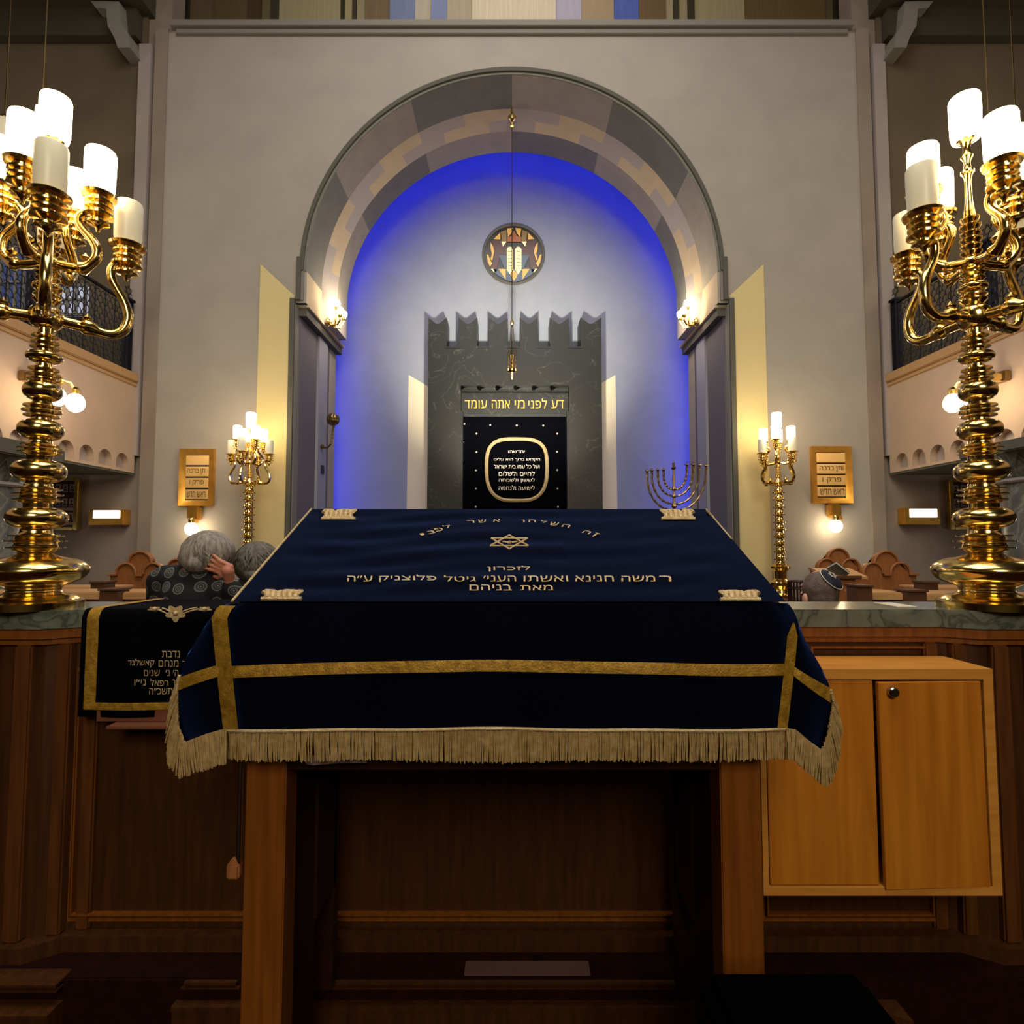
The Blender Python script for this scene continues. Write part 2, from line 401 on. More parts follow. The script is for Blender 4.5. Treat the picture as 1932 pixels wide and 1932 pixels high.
# ----- arch: edge moulding, two soffits and the face between, laid in stone blocks
b = B(); n = 64
for i in range(n):
    a, c = PI*i/n, PI*(i+1)/n
    for (ra, ya, rb, yb) in ((R1, WD-.035, R1, WD+.01), (R1-.045, WD-.035, R1, WD-.035), (R1-.045, WD-.035, R1-.045, WD+.02)):
        b.add([(ra*math.cos(a), ya, ZC+ra*math.sin(a)), (ra*math.cos(c), ya, ZC+ra*math.sin(c)), (rb*math.cos(c), yb, ZC+rb*math.sin(c)), (rb*math.cos(a), yb, ZC+rb*math.sin(a))], [(0, 1, 2, 3)])
struct(b.build('trim_9', 'mould'))
b = B()
for i in range(n):
    a, c = PI*i/n, PI*(i+1)/n
    for (ra, ya, rb, yb) in ((R1-.045, WD-.008, R2, WD-.008),):
        b.add([(ra*math.cos(a), ya, ZC+ra*math.sin(a)), (ra*math.cos(c), ya, ZC+ra*math.sin(c)), (rb*math.cos(c), yb, ZC+rb*math.sin(c)), (rb*math.cos(a), yb, ZC+rb*math.sin(a))], [(0, 1, 2, 3)])
struct(b.build('trim_9', 'blk_d'))
def ring(r0, y0, r1, y1, edges, mats, name):
    bs = {k: B() for k in set(mats)}
    for j in range(len(edges)-1):
        a0, a1 = math.radians(edges[j]), math.radians(edges[j+1]); mm = max(2, int((edges[j+1]-edges[j])/3))
        for i in range(mm):
            a = a0+(a1-a0)*i/mm; c = a0+(a1-a0)*(i+1)/mm
            bs[mats[j]].add([(r0*math.cos(a), y0, ZC+r0*math.sin(a)), (r0*math.cos(c), y0, ZC+r0*math.sin(c)), (r1*math.cos(c), y1, ZC+r1*math.sin(c)), (r1*math.cos(a), y1, ZC+r1*math.sin(a))], [(0, 1, 2, 3)])
    for k in bs: struct(bs[k].build(name, k))
A6 = [0, 30, 60, 90, 120, 150, 180]
ring(R2, WD, R2, 7.03, A6, ['blk_l', 'blk_d', 'blk_l', 'blk_d', 'blk_l', 'blk_d'][::1], 'trim_10')
E12 = [0, 15, 30, 45, 60, 75, 90, 105, 120, 135, 150, 165, 180]
ring(R2, 7.03, (R2+R3)/2, 7.15, E12, ['blk_w', 'blk_w2']*6, 'trim_11')
ring((R2+R3)/2, 7.15, R3, 7.27, [0, 7.5]+[7.5+15*i for i in range(1, 12)]+[180], (['blk_w2', 'blk_w']*7)[:13], 'trim_11')
ring(R3, 7.27, R3, 7.67, A6, ['blk_d', 'blk_l', 'blk_d', 'blk_l', 'blk_d', 'blk_l'], 'trim_12')
# back of the arch mass
b = B(); pts = arch_outline(R3)
for i in range(len(pts)-1):
    (xa, za), (xb, zb) = pts[i], pts[i+1]
    b.add([(xa, 7.67, za), (xb, 7.67, zb), (xb, 7.67, E+6.6), (xa, 7.67, E+6.6)], [(0, 1, 2, 3)])
b.box(-3.4, -R3, 7.67, 7.72, ZI, E+6.6).box(R3, 3.4, 7.67, 7.72, ZI, E+6.6)
struct(b.build('wall_arch_back', 'apse', sharp=0))
# straight part between impost and springing, and the jambs below
for s in (-1, 1):
    def sb(xa, xb, y0, y1, z0, z1, nm, m): return struct(B().box(*sorted((s*xa, s*xb)), y0, y1, z0, z1).build(nm, m))
    sb(R2-.003, R2+.35, WD+.004, 7.03, ZI, ZC, 'trim_13', 'blk_w')
    struct(B().prism([(s*R2, 7.03), (s*R3, 7.27), (s*R3, 7.67), (s*(R2+.3), 7.67), (s*(R2+.3), 7.03)], ZI, ZC, 'z').build('trim_13', 'blk_w2', sharp=0))
    sb(2.46, 3.2, 7.67, 7.94, 0, ZI+.3, 'trim_13', 'blk_l')
    sb(2.462, 2.7, 6.6, 7.67, 0, ZI-.1, 'trim_14', 'jamb')
    sb(2.43, 2.55, 7.17, 7.5, 0, ZI-.14, 'trim_14', 'jamb_l')
    sb(2.475, 2.6, WD-.01, 6.62, 0, ZI-.02, 'trim_14', 'mould_l')
    # impost course
    sb(2.38, 2.6, 6.56, 7.95, ZI-.13, ZI-.002, 'trim_15', 'mould')
    sb(2.35, 2.6, 6.55, 7.96, ZI-.03, ZI+.005, 'trim_15', 'blk_w')
    # outer frame strips stepping out
    sb(2.425, 2.475, WD-.04, WD+.01, Z(567, WD), Z(487, WD), 'trim_16', 'mould')
    sb(2.395, 2.425, WD-.02, WD+.01, Z(567, WD), ZC+.25, 'trim_16', 'mould_l')
    sb(2.485, 2.54, WD-.05, WD+.01, 0, Z(565, WD), 'trim_16', 'mould')
# apse back wall, sides and top
struct(B().box(-3.4, 3.4, 8.4, 8.6, 0, E+6.6).build('wall_apse', 'apse'))
struct(B().box(-3.4, -3.3, 7.6, 8.4, 0, E+6.6).box(3.3, 3.4, 7.6, 8.4, 0, E+6.6).box(-3.4, 3.4, 7.6, 8.4, E+6.6, E+6.7).build('wall_apse_side', 'apse'))
# blue cove lamps hidden behind the arch and jambs
for s in (-1, 1):
    o = B().tube([(s*2.62, 8.02, .3), (s*2.62, 8.02, ZI+.3)], .022, 8).build('cove_lamp', 'led')
    tag(o, 'blue cove lamp strip behind the %s jamb of the arch' % ('left' if s < 0 else 'right'), 'lamp')
zc2 = E+(ZC-E)*8.05/7.67
o = B().tube([(2.50*math.cos(a), 8.05, zc2+2.50*math.sin(a)) for a in [PI*i/40 for i in range(41)]], .02, 6).build('cove_lamp', 'led')
tag(o, 'curved blue cove lamp strip behind the arch', 'lamp')

# ----- galleries with a row of small blind arches
Z0, Z1 = E+.802, E+1.90
for s, side in ((-1, 'left'), (1, 'right')):
    G = thing('gallery', 'plaster %s gallery front with small blind arches along its lower edge' % side, 'gallery', (s*GX, 4, Z0))
    b = B(); x = s*GX; xr = s*(GX+.07)
    ya = 6.55; ys = []
    y = 6.29
    while y > .6: ys.append(y); y -= .265
    zs = Z0+.12; r = .1; zr = E+1.0
    edge = 6.49
    for y in ys:
        # strip between arches
        b.add([(x, edge, Z0+.03), (x, y+r, Z0+.03), (x, y+r, zr+.04), (x, edge, zr+.04)], [(0, 1, 2, 3)])
        m = 10
        P = [(y+r*math.cos(PI*i/m), zr-r+r*math.sin(PI*i/m)) for i in range(m+1)]
        for i in range(m):
            (pa, qa), (pb, qb) = P[i], P[i+1]
            b.add([(x, pa, qa), (x, pb, qb), (x, pb, zr+.04), (x, pa, zr+.04)], [(0, 1, 2, 3)])
            b.add([(x, pa, qa), (x, pb, qb), (xr, pb, qb), (xr, pa, qa)], [(0, 1, 2, 3)])
        for yy in (y+r, y-r): b.add([(x, yy, Z0+.03), (xr, yy, Z0+.03), (xr, yy, zr-r), (x, yy, zr-r)], [(0, 1, 2, 3)])
        b.add([(x, y-r, Z0+.03), (xr, y-r, Z0+.03), (xr, y+r, Z0+.03), (x, y+r, Z0+.03)], [(0, 1, 2, 3)])
        edge = y-r
    b.add([(x, edge, Z0+.03), (x, -5.9, Z0+.03), (x, -5.9, zr+.04), (x, edge, zr+.04)], [(0, 1, 2, 3)])
    b.add([(x, 6.49, zr+.04), (x, -5.9, zr+.04), (x, -5.9, Z1), (x, 6.49, Z1)], [(0, 1, 2, 3)])
    b.add([(x, 6.49, Z0), (x, -5.9, Z0), (x, -5.9, Z0+.03), (x, 6.49, Z0+.03)], [(0, 1, 2, 3)])
    b.build('front_face', 'wall_pink', G, sharp=0)
    B().box(*sorted((xr, xr+s*.05)), -5.9, 6.49, Z0+.02, zr+.03).build('niche_back', 'niche', G)
    B().box(*sorted((x+s*.01, s*8.65)), -5.9, 6.49, Z0-.02, Z0+.02).build('soffit', 'mould', G)
    B().bev(*sorted((x-s*.03, x+s*.2)), -5.9, 6.47, Z1-.07, Z1+.03, .01).bev(*sorted((x-s*.012, x+s*.2)), -5.9, 6.48, Z1-.12, Z1-.07, .01).build('ledge', 'orange_ledge', G)
    # railing
    R = thing('gallery_railing', 'black iron scallop-pattern railing on the %s gallery ledge' % side, 'railing', (s*(GX+.05), 4, Z1))
    xx = s*(GX+.05); zt = E+2.71; zb = Z1+.05
    for k, y in enumerate((6.36, 5.1, 3.8, 2.5)):
        q = B().box(*sorted((xx-.035, xx+.035)), y-.045, y-.03, Z1+.03, zt+.03).box(*sorted((xx-.035, xx+.035)), y+.03, y+.045, Z1+.03, zt+.03).box(xx-.012, xx+.012, y-.03, y+.03, Z1+.03, zt+.03)
        q.bev(xx-.05, xx+.05, y-.06, y+.06, zt+.02, zt+.05)
        q.build('post', 'iron', R)
        st = B(); zs_ = zt+.14
        for t in (0, PI):
            st.tube([(xx, y+.06*math.sin(t+2*PI*i/3), zs_+.06*math.cos(t+2*PI*i/3)) for i in range(3)], .006, 5, closed=True)
        st.tube([(xx, y, zt+.05), (xx, y, zt+.09)], .008, 6)
        st.build('star_finial', 'iron', R)
    B().box(xx-.02, xx+.02, 1.5, 6.36, zt-.01, zt+.01).box(xx-.015, xx+.015, 1.5, 6.36, zb-.015, zb).build('rail', 'iron', R)
    b = B(); cw, ch = .074, .074; row = 0; z = zb
    while z < zt-.06:
        y = 6.3-(cw/2 if row % 2 else 0)
        while y > 1.6:
            P = [(xx, y+cw*.5*math.cos(PI*i/6), z+ch*.95*math.sin(PI*i/6)) for i in range(7)]
            b.tube(P, .0052, 4, cap=False)
            y -= cw
        z += ch*.8; row += 1
    y = 6.3
    while y > 1.6:
        b.box(xx-.004, xx+.004, y-.004, y+.004, zb, zt); y -= cw*2
    b.build('lattice', 'iron', R)['kind'] = 'stuff'
    # marble column under the gallery
    Cn = thing('marble_column', 'grey marble column with carved capital under the %s gallery' % side, 'column', (s*4.08, 4.4, 0))
    cz = Z(912 if s < 0 else 904, 4.4)
    B().lathe([(.34, 0), (.34, .12), (.30, .16), (.28, .2), (.27, cz-.02)], 40, (s*4.08, 4.4, 0)).build('shaft', 'marble_c', Cn)
    B().lathe([(.29, cz-.03), (.30, cz-.015), (.29, cz), (.27, cz+.01)], 40, (s*4.08, 4.4, 0)).build('ring', 'mould_l', Cn)
    cap = B().lathe([(.275, cz+.005), (.29, cz+.06), (.32, cz+.14), (.35, cz+.2)], 40, (s*4.08, 4.4, 0))
    for k in range(16):
        a = 2*PI*k/16; ca, sa = math.cos(a), math.sin(a)
        P = [(s*4.08+(rr)*math.cos(a+d), 4.4+(rr)*math.sin(a+d), cz+zz) for rr, zz, d in ((.285, .02, -.12), (.31, .09, -.14), (.345, .17, 0), (.31, .09, .14), (.285, .02, .12))]
        cap.tube(P, .009, 5)
    cap.build('capital', 'marble_c', Cn)
    B().bev(s*4.08-.37, s*4.08+.37, 4.03, 4.77, cz+.2, Z0-.02, .01).build('abacus', 'mould', Cn)

# pale windows seen through the left railing, on the gallery's end wall
def flat_window(x0, y0, x1, y1, D, m, n, arch=True):
    a, c = at(x0, y1, D), at(x1, y0, D)
    f = B().box(a.x, c.x, D-.02, D+.02, a.z, c.z).build('window_%d' % n, m); struct(f)
    w = c.x-a.x; h = c.z-a.z; q = B()
    for i in range(4): q.box(a.x+w*i/3-.012, a.x+w*i/3+.012, D-.05, D-.02, a.z, c.z)
    for i in range(3): q.box(a.x, c.x, D-.05, D-.02, a.z+h*i/2-.012, a.z+h*i/2+.012)
    q.build('window_frame', 'mould_l', f)
flat_window(113, 541, 166, 596, 6.49, 'glow_w', 1)
flat_window(2, 470, 52, 600, 6.49, 'glow_b', 2)
flat_window(1848, 568, 1868, 592, 6.49, 'glow_w', 3)
# ================= THE ARK WALL =================
DA = 8.0
xa = lambda px: X(px, DA)
ztop = Z(600, DA); zsl = Z(654, DA); zop = Z(727, DA)
A = thing('torah_ark', 'black-green marble ark with notched top and gold Hebrew lintel', 'ark', (0, DA+.2, 0))
b = B()
b.box(xa(805), xa(868), DA, 8.38, 0, zop); b.box(xa(1075), xa(1138), DA, 8.38, 0, zop)
b.box(xa(805), xa(1138), DA, 8.38, zop, zsl)
slots = [(840, 863), (899, 921), (958, 981), (1015, 1039), (1076, 1098)]
e = [805] + [v for s in slots for v in s] + [1138]
for i in range(0, 12, 2):
    l, r = xa(e[i]), xa(e[i+1]); mid = (l+r)/2; zv = Z(611, DA); zp = Z(599, DA)
    b.prism([(l, zsl), (r, zsl), (r, zp), (mid+.02, zv), (mid-.02, zv), (l, zp)], DA, 8.38)
b.build('marble_body', 'marble_k', A, sharp=0)
for l, r in slots:
    b = B()
    b.box(xa(l)-.012, xa(l)+.004, DA-.012, DA+.02, zsl, zsl+.28).box(xa(l)-.02, xa(r)+.02, DA-.012, DA+.02, zsl-.025, zsl+.0)
    b.build('slot_trim', 'marble_k', A)
B().box(xa(868), xa(1075), 8.14, 8.3, Z(786, 8.14), Z(741, 8.14)).build('lintel', 'marble_k', A)
b = B()   # zigzag shadow above the lintel, built as marble shapes in the recess
for i in range(6):
    l = X(868+34.5*i, 8.2); r = X(868+34.5*(i+1), 8.2)
    b.prism([(l, Z(742, 8.2)), (r, Z(742, 8.2)), (r-.04, Z(729, 8.2)), (l+.05, Z(736, 8.2))], 8.1+.02*(i % 2), 8.3)
b.box(xa(866), xa(1077), 8.25, 8.36, 1, zop)
b.build('zigzag_shadow', 'marble_k', A)
B().box(xa(866), xa(872), 8.02, 8.3, 0, Z(775, 8.02)).box(xa(1071), xa(1077), 8.02, 8.3, 0, Z(775, 8.02)).build('inner_jamb', 'marble_k', A)
b = B(); off = Vector((0, -.012, 0))
for w, x0, x1 in (('דע', 1040, 1064), ('לפני', 997, 1032), ('מי', 971, 990), ('אתה', 928, 962), ('עומד', 877, 919)):
    hh = 3 if w != 'לפני' else 0
    letters(B(), w, at(x0, 771, 8.13), at(x1, 771, 8.13), at(x0, 755-(3 if w == 'לפני' else 0), 8.13), off).build('lettering', 'gold_leaf', A)
# curtain
C = thing('ark_curtain', 'black velvet ark curtain with pearl dots and gold ring around Hebrew lines', 'curtain', (0, 8.2, 0))
b = B()
b.grid(lambda u, v: (xa(871)+(xa(1074)-xa(871))*u, 8.22+.006*math.sin(u*34), .05+(Z(784, 8.2)-.05)*v), 80, 4)
b.build('cloth', 'velvet_k', C)
b = B()
for dx, dy in [(925, 802), (975, 802.5), (1025, 803), (899, 818), (1051.5, 818), (874, 834), (873.5, 869), (899, 853), (1051, 852.5), (898, 887.5), (1051.5, 887), (898, 922), (1052, 922), (872.5, 903), (873, 937), (897.5, 956.5), (1053, 956.5), (876, 800)]:
    B().ball(at(dx, dy, 8.2), .015, 8, 6).build('pearl_dot', 'text_s', C)
b = B(); P = []
for i in range(64):
    t = 2*PI*i/64; c, s_ = math.cos(t), math.sin(t); ex = .58
    px = 975+57*math.copysign(abs(c)**ex, c); py = 886.5-58*math.copysign(abs(s_)**ex, s_)
    if py > 886: px = 975+(px-975)*(1-.14*((py-886)/58)**2)
    P.append(at(px, py, 8.205))
for i in range(64):
    p, q = P[i], P[(i+1) % 64]
b.tube(P, [.026+.004*random.random() for _ in P], 6, closed=True)
b.build('gold_ring', 'gold_p', C)
b = B()
for w, x0, x1, y0, y1 in (('יחדשהו', 959, 990, 855, 850), ('הקדוש ברוך הוא עלינו', 932, 1019, 871, 864), ('ועל כל עמו בית ישראל', 932, 1018, 884, 876),
                          ('לחיים ולשלום', 941, 1009, 898, 889), ('לששון ולשמחה', 941, 1009, 911, 902), ('לישועה ולנחמה', 941, 1009, 925, 916)):
    letters(B(), w, at(x0, y0, 8.2), at(x1, y0, 8.2), at(x0, y1, 8.2), off).build('lettering', 'text_s', C)
o = B().bev(X(931, 7.85), X(1008, 7.85), 7.8, 7.95, 0, Z(951, 7.85), .01).build('reading_stand', 'velvet')
tag(o, 'small blue cloth-covered stand just in front of the ark curtain', 'stand')

# roundel with stained glass
RW = thing('stained_glass_roundel', 'round stained glass window with tablets of the law above the ark', 'window', at(969, 480, 8.39))
rc = at(969, 480, 8.39); k = 8.39/F*1.0
def rp(zx, zy, y=8.375):   # place in the zoomed roundel -> wall
    return at(890+zx*160/1932, 410+zy*150/1811, 8.39)
b = B()
b.tube([rc+Vector((.45*math.cos(2*PI*i/64), -.01, .45*math.sin(2*PI*i/64))) for i in range(64)], .02, 8, closed=True)
b.build('frame', 'mould', RW)
G = {}
for nm, c, es in (('amber', (196, 148, 66), .35), ('bright', (255, 222, 140), .95), ('red', (66, 26, 22), .12), ('blue', (56, 74, 92), .25), ('dim', (120, 96, 50), .15), ('dark', (24, 18, 16), 0), ('brown', (140, 78, 40), .25)):
    G[nm] = mat('glass_'+nm, c, .25, emit=c if es else None, es=es)
gl = B(); ks = list(G)
def pane(nm, *pts, lay=0):
    gl.cur = ks.index(nm)
    P = [rp(a, c) for a, c in pts]; gl.add([Vector((p.x, 8.378-.003*lay, p.z)) for p in P], [list(range(len(P)))])
gl.cur = ks.index('dark'); gl.add([rc+Vector((.44*math.cos(2*PI*i/48), -.005, .44*math.sin(2*PI*i/48))) for i in range(48)], [list(range(48))])
for mx in (0, 1):
    f = (lambda *p: [((1930-x) if mx else x, y) for x, y in p])
    pane('blue', *f((430, 1190), (965, 1190), (965, 1490), (800, 1450), (600, 1340)), lay=1)
    pane('red', *f((450, 540), (700, 540), (720, 690), (800, 660), (800, 870), (640, 900), (560, 1270), (440, 1160), (500, 1000), (540, 850), (520, 740)), lay=1)
    pane('blue', *f((620, 880), (790, 880), (790, 1170), (740, 1170)), lay=2)
    pane('amber', *f((500, 510), (650, 360), (650, 520)), lay=2)
    pane('dim', *f((660, 340), (790, 300), (790, 560), (700, 560)), lay=2)
    pane('amber', *f((805, 270), (940, 260), (900, 380), (830, 470)), lay=3)
    pane('brown', *f((800, 570), (800, 470), (900, 440), (965, 320), (965, 570)), lay=2)
    pane('bright', *f((680, 570), (790, 570), (715, 680)), lay=3)
    pane('bright', *f((800, 740), (840, 690), (900, 690), (935, 740), (935, 1180), (800, 1180)), lay=3)
    pane('bright', *f((790, 1190), (950, 1190), (870, 1310)), lay=3)
    pane('amber', *f((610, 1190), (775, 1190), (770, 1430)), lay=3)
    pane('amber', *f((880, 1320), (965, 1210), (965, 1470)), lay=3)
    pane('bright', *f((440, 1190), (490, 1190), (520, 1280)), lay=3)
    pane('amber', *f((430, 580), (490, 680), (515, 800), (470, 1000), (430, 980), (460, 850), (430, 720)), lay=3)
    pane('amber', *f((340, 860), (380, 870), (430, 1010), (470, 1060), (420, 1150), (370, 1040)), lay=3)
    for q in range(5):
        pane('dim', *f((820, 790+q*82), (915, 785+q*82), (915, 803+q*82), (820, 808+q*82)), lay=4)
gl.build('glass', [G[k_] for k_ in ks], RW, weld=False)

# eternal lamp
L0 = at(966, 590, 7.0)
T = thing('eternal_lamp', 'slender gold eternal lamp hanging on a long chain before the ark', 'lamp', (L0.x, 7.0, Z(708, 7)))
x0 = 0.0
B().lathe([(0, Z(238, 7)), (.02, Z(238, 7)), (.012, Z(232, 7)), (.055, Z(228, 7)), (.06, Z(222, 7)), (.02, Z(216, 7)), (.012, ZC+R2-.005)], 20, (0, 7, 0)).build('ceiling_hook', 'brass', T)
b = B(); zz = Z(240, 7); ze = Z(602, 7); n = 90
for i in range(n):
    a_ = zz+(ze-zz)*i/n; b_ = zz+(ze-zz)*(i+.8)/n
    b.tube([(0, 7, a_), (0, 7, b_)], .0055, 5)
b.tube([(0, 7, zz), (0, 7, ze)], .003, 4)
b.build('chain', 'brass_d', T)
zl = lambda y: Z(y, 7)
B().lathe([(.0, zl(616)), (.018, zl(613)), (.026, zl(609)), (.016, zl(605)), (.008, zl(601))], 16, (0, 7, 0)).build('top_cap', 'brass', T)
b = B()
for k_ in range(3):
    a = 2*PI*k_/3+.5
    b.tube([(.012*math.cos(a), 7+.012*math.sin(a), zl(612)), (.06*math.cos(a), 7+.06*math.sin(a), zl(700))], .005, 6)
b.build('suspension_rod', 'brass', T)
B().lathe([(0, zl(719)), (.012, zl(716)), (.02, zl(706)), (.03, zl(703)), (.062, zl(701)), (.06, zl(697)), (.03, zl(695)), (.04, zl(688)), (.022, zl(685)), (.03, zl(680)), (.016, zl(677)), (.018, zl(670)), (0, zl(668))], 20, (0, 7, 0)).build('bowl', 'brass', T)

# wall sconces on the arch
for s in (-1, 1):
    side = 'left' if s < 0 else 'right'
    D = 7.15; wx = s*(R3+.02); z = Z(608, D)
    T = thing('wall_sconce', 'brass three-bulb wall sconce on the %s side of the arch' % side, 'wall lamp', (s*R2, D, z))
    B().lathe([(.0, 0), (.05, .0), (.06, .02), (.03, .05), (.0, .07)], 16, (s*2.34, D, z), Matrix.Rotation(-s*PI/2, 3, 'Y')).build('wall_plate', 'brass', T)
    for k_, (dy, dz, dx) in enumerate(((-.10, .07, .20), (.08, .10, .19), (-.02, .20, .13))):
        ex, ey, ez = s*(2.34-dx), D+dy, z+dz
        a_ = B().tube([(s*2.33, D, z), (s*2.26, D+dy*.3, z-.05), (s*(2.34-dx*.8), D+dy*.8, z-.06), (ex, ey, ez-.07), (ex, ey, ez-.03)], .011, 8)
        a_.lathe([(.012, -.05), (.03, -.04), (.034, -.02), (.02, 0)], 12, (ex, ey, ez))
        ao = a_.build('arm', 'brass', T)
        B().ball((ex, ey, ez+.035), (.044, .044, .048), 14, 10).build('bulb', 'bulb', ao)

# torch-like brass fitting, switch plate on left jamb
D = 7.3; T = thing('brass_torch_bracket', 'ornate brass bracket with a faceted ball on the left jamb of the arch', 'bracket', at(601, 843, D))
jx = -2.43
p = lambda px, py: Vector((X(px, D), D-.02, Z(py, D)))
q = B().tube([(jx, D, Z(843, D)), (jx+.05, D-.02, Z(845, D)), p(616, 845), p(622, 838)], .012, 8)
q.lathe([(0, -.03), (.03, -.02), (.035, .0), (.012, .03)], 12, (jx+.02, D-.01, Z(843, D)))
q.build('arm', 'brass_d', T)
q = B().tube([p(622, 838), p(624, 820), p(626, 808), p(627, 803)], [.014, .01, .014, .018], 8)
for i in range(5): q.lathe([(.01, -.006), (.019, 0), (.01, .006)], 10, p(623+i*.8, 834-i*7))
q.build('grip', 'brass_d', T)
q = B()
for i in range(8):
    a = 2*PI*i/8; c_ = p(625, 792)
    q.ball(c_+Vector((.045*math.cos(a), .045*math.sin(a), 0)), (.04, .04, .065), 10, 8)
q.ball(p(625, 792), (.07, .07, .085), 12, 8)
q.build('head', 'brass_d', T)
o = B().bev(jx-.01, jx+.015, D+.0, D+.1, Z(893, D), Z(877, D), .004).build('switch_plate', 'switch'); tag(o, 'small dark switch plate on the left jamb below the brass bracket', 'switch')

# menorah
D = 6.3; T = thing('menorah', 'nine-branched brass menorah on a pedestal right of the ark', 'menorah', at(1273, 1000, D))
mp = lambda px, py, dy=0: Vector((X(px, D, py), D+dy, Z(py, D)))
q = B().lathe([(.09, Z(1000, D)), (.09, Z(997, D)), (.05, Z(992, D)), (.015, Z(985, D)), (.012, Z(960, D)), (.03, Z(955, D)), (.014, Z(948, D)), (.012, Z(940, D)), (.028, Z(937, D)), (.012, Z(932, D)), (.012, Z(926, D)), (.028, Z(923, D)), (.01, Z(916, D)), (.018, Z(905, D)), (.01, Z(895, D)), (.012, Z(886, D)), (.03, Z(883, D)), (.012, Z(880, D)), (.016, Z(874, D)), (0, Z(870, D))], 16, (X(1273, D), D, 0))
q.build('stem', 'brass_d', T)
for i, (lx, rx, yb, yt) in enumerate(((1252, 1296, 924, 880), (1241, 1308, 936, 880), (1230, 1319.5, 951, 881), (1221, 1332, 963, 882))):
    for x1, yy in ((lx, yt+(4 if lx < 1273 else 0)), (rx, yt-6)):
        cx = 1273; P = []; R_ = []
        for j in range(19):
            t = j/18*PI/2
            P.append(mp(cx+(x1-cx)*math.sin(t)**.9, yb-(yb-yy-14)*(1-math.cos(t)))); R_.append(.0095+(.005 if j % 3 == 0 else 0))
        P.append(mp(x1, yy+4)); R_.append(.009)
        w = B().tube(P, R_, 7)
        w.lathe([(.008, -.04), (.016, -.03), (.01, -.02), (.014, -.005), (.026, .0), (.024, .008), (.008, .01), (.008, .025)], 10, mp(x1, yy+3))
        w.build('branch', 'brass_d', T)
o = B().bev(X(1225, D), X(1321, D), D-.2, D+.2, 0, Z(1001, D), .01).bev(X(1218, D), X(1328, D), D-.24, D+.24, Z(1001, D)-.05, Z(1001, D)+.0, .01).build('pedestal', 'marble_g'); tag(o, 'grey stone pedestal under the menorah', 'pedestal')

# ================= WALL PLAQUES, SIGNS, WALL LAMPS =================
def plaque(x0, y0, x1, y1, lampx, label):
    D = WD-.0; a, c = at(x0, y1, D), at(x1, y0, D)
    T = thing('prayer_plaque', label, 'plaque', (a.x, D, a.z))
    w = c.x-a.x; h = c.z-a.z; fr = .065
    q = B()
    o_ = [(a.x, a.z), (c.x, a.z), (c.x, c.z), (a.x, c.z)]; i_ = [(a.x+fr, a.z+fr), (c.x-fr, a.z+fr), (c.x-fr, c.z-fr), (a.x+fr, c.z-fr)]
    for k_ in range(4):
        j = (k_+1) % 4
        q.add([(o_[k_][0], D-.05, o_[k_][1]), (o_[j][0], D-.05, o_[j][1]), (i_[j][0], D-.025, i_[j][1]), (i_[k_][0], D-.025, i_[k_][1])], [(0, 1, 2, 3)])
        q.add([(o_[k_][0], D-.05, o_[k_][1]), (o_[j][0], D-.05, o_[j][1]), (o_[j][0], D, o_[j][1]), (o_[k_][0], D, o_[k_][1])], [(0, 1, 2, 3)])
        ok = B
    q.build('frame', 'plaque', T)
    ih = (h-2*fr)/4
    for r in range(4):
        zb = a.z+fr+ih*r
        pn = B().bev(a.x+fr, c.x-fr, D-.03, D-.005, zb+.012, zb+ih-.006, .004).build('panel', 'plaque_l', T)
        txt = {2: 'ותן ברכה', 1: 'פרק ו', 0: 'ראש חדש'}.get(r)
        if txt:
            s_ = .06 if r != 1 else .12
            bl = Vector((a.x+fr+s_*w, D-.031, zb+ih*.25)); br = Vector((c.x-fr-s_*w, D-.031, zb+ih*.25)); tl = bl+Vector((0, 0, ih*.52))
            letters(B(), txt, bl, br, tl, Vector((0, -.004, 0))).build('lettering', 'plaque_t', pn) if False else letters(B(), txt, bl, br, tl, Vector((0, -.004, 0))).build('lettering', 'plaque_t', pn)
    B().box(a.x+fr, c.x-fr, D-.02, D-.002, a.z+fr, c.z-fr).build('backing', 'wood_dark', T)
    # lamp beneath
    zx = X(lampx, D-.15); zz = Z(963, D)
    L = thing('plaque_lamp', 'small brass lamp with one glowing bulb under the %s gold plaque' % ('left' if x0 < 900 else 'right'), 'wall lamp', ((a.x+c.x)/2, D, a.z-.1))
    mx_ = (a.x+c.x)/2
    B().bev(mx_-.07, mx_+.07, D-.10, D, a.z-.16, a.z-.0, .02).bev(mx_-.05+.02, mx_+.05, D-.15, D-.05, a.z-.21, a.z-.13, .02).build('bracket', 'plaque', L)
    B().lathe([(.03, a.z-.22), (.032, a.z-.16), (.02, a.z-.14)], 14, (zx, D-.16, 0)).tube([(zx, D-.16, a.z-.17), (mx_, D-.12, a.z-.15)], .015, 8).build('socket', 'brass', L)
    B().ball((zx, D-.16, a.z-.26), (.068, .068, .072), 18, 12).build('bulb', 'bulb', L)
plaque(340, 848, 408, 955, 361, 'gold framed plaque with Hebrew rows on the wall left of the arch')
plaque(1530, 843, 1602, 950, 1577, 'gold framed plaque with Hebrew rows on the wall right of the arch')
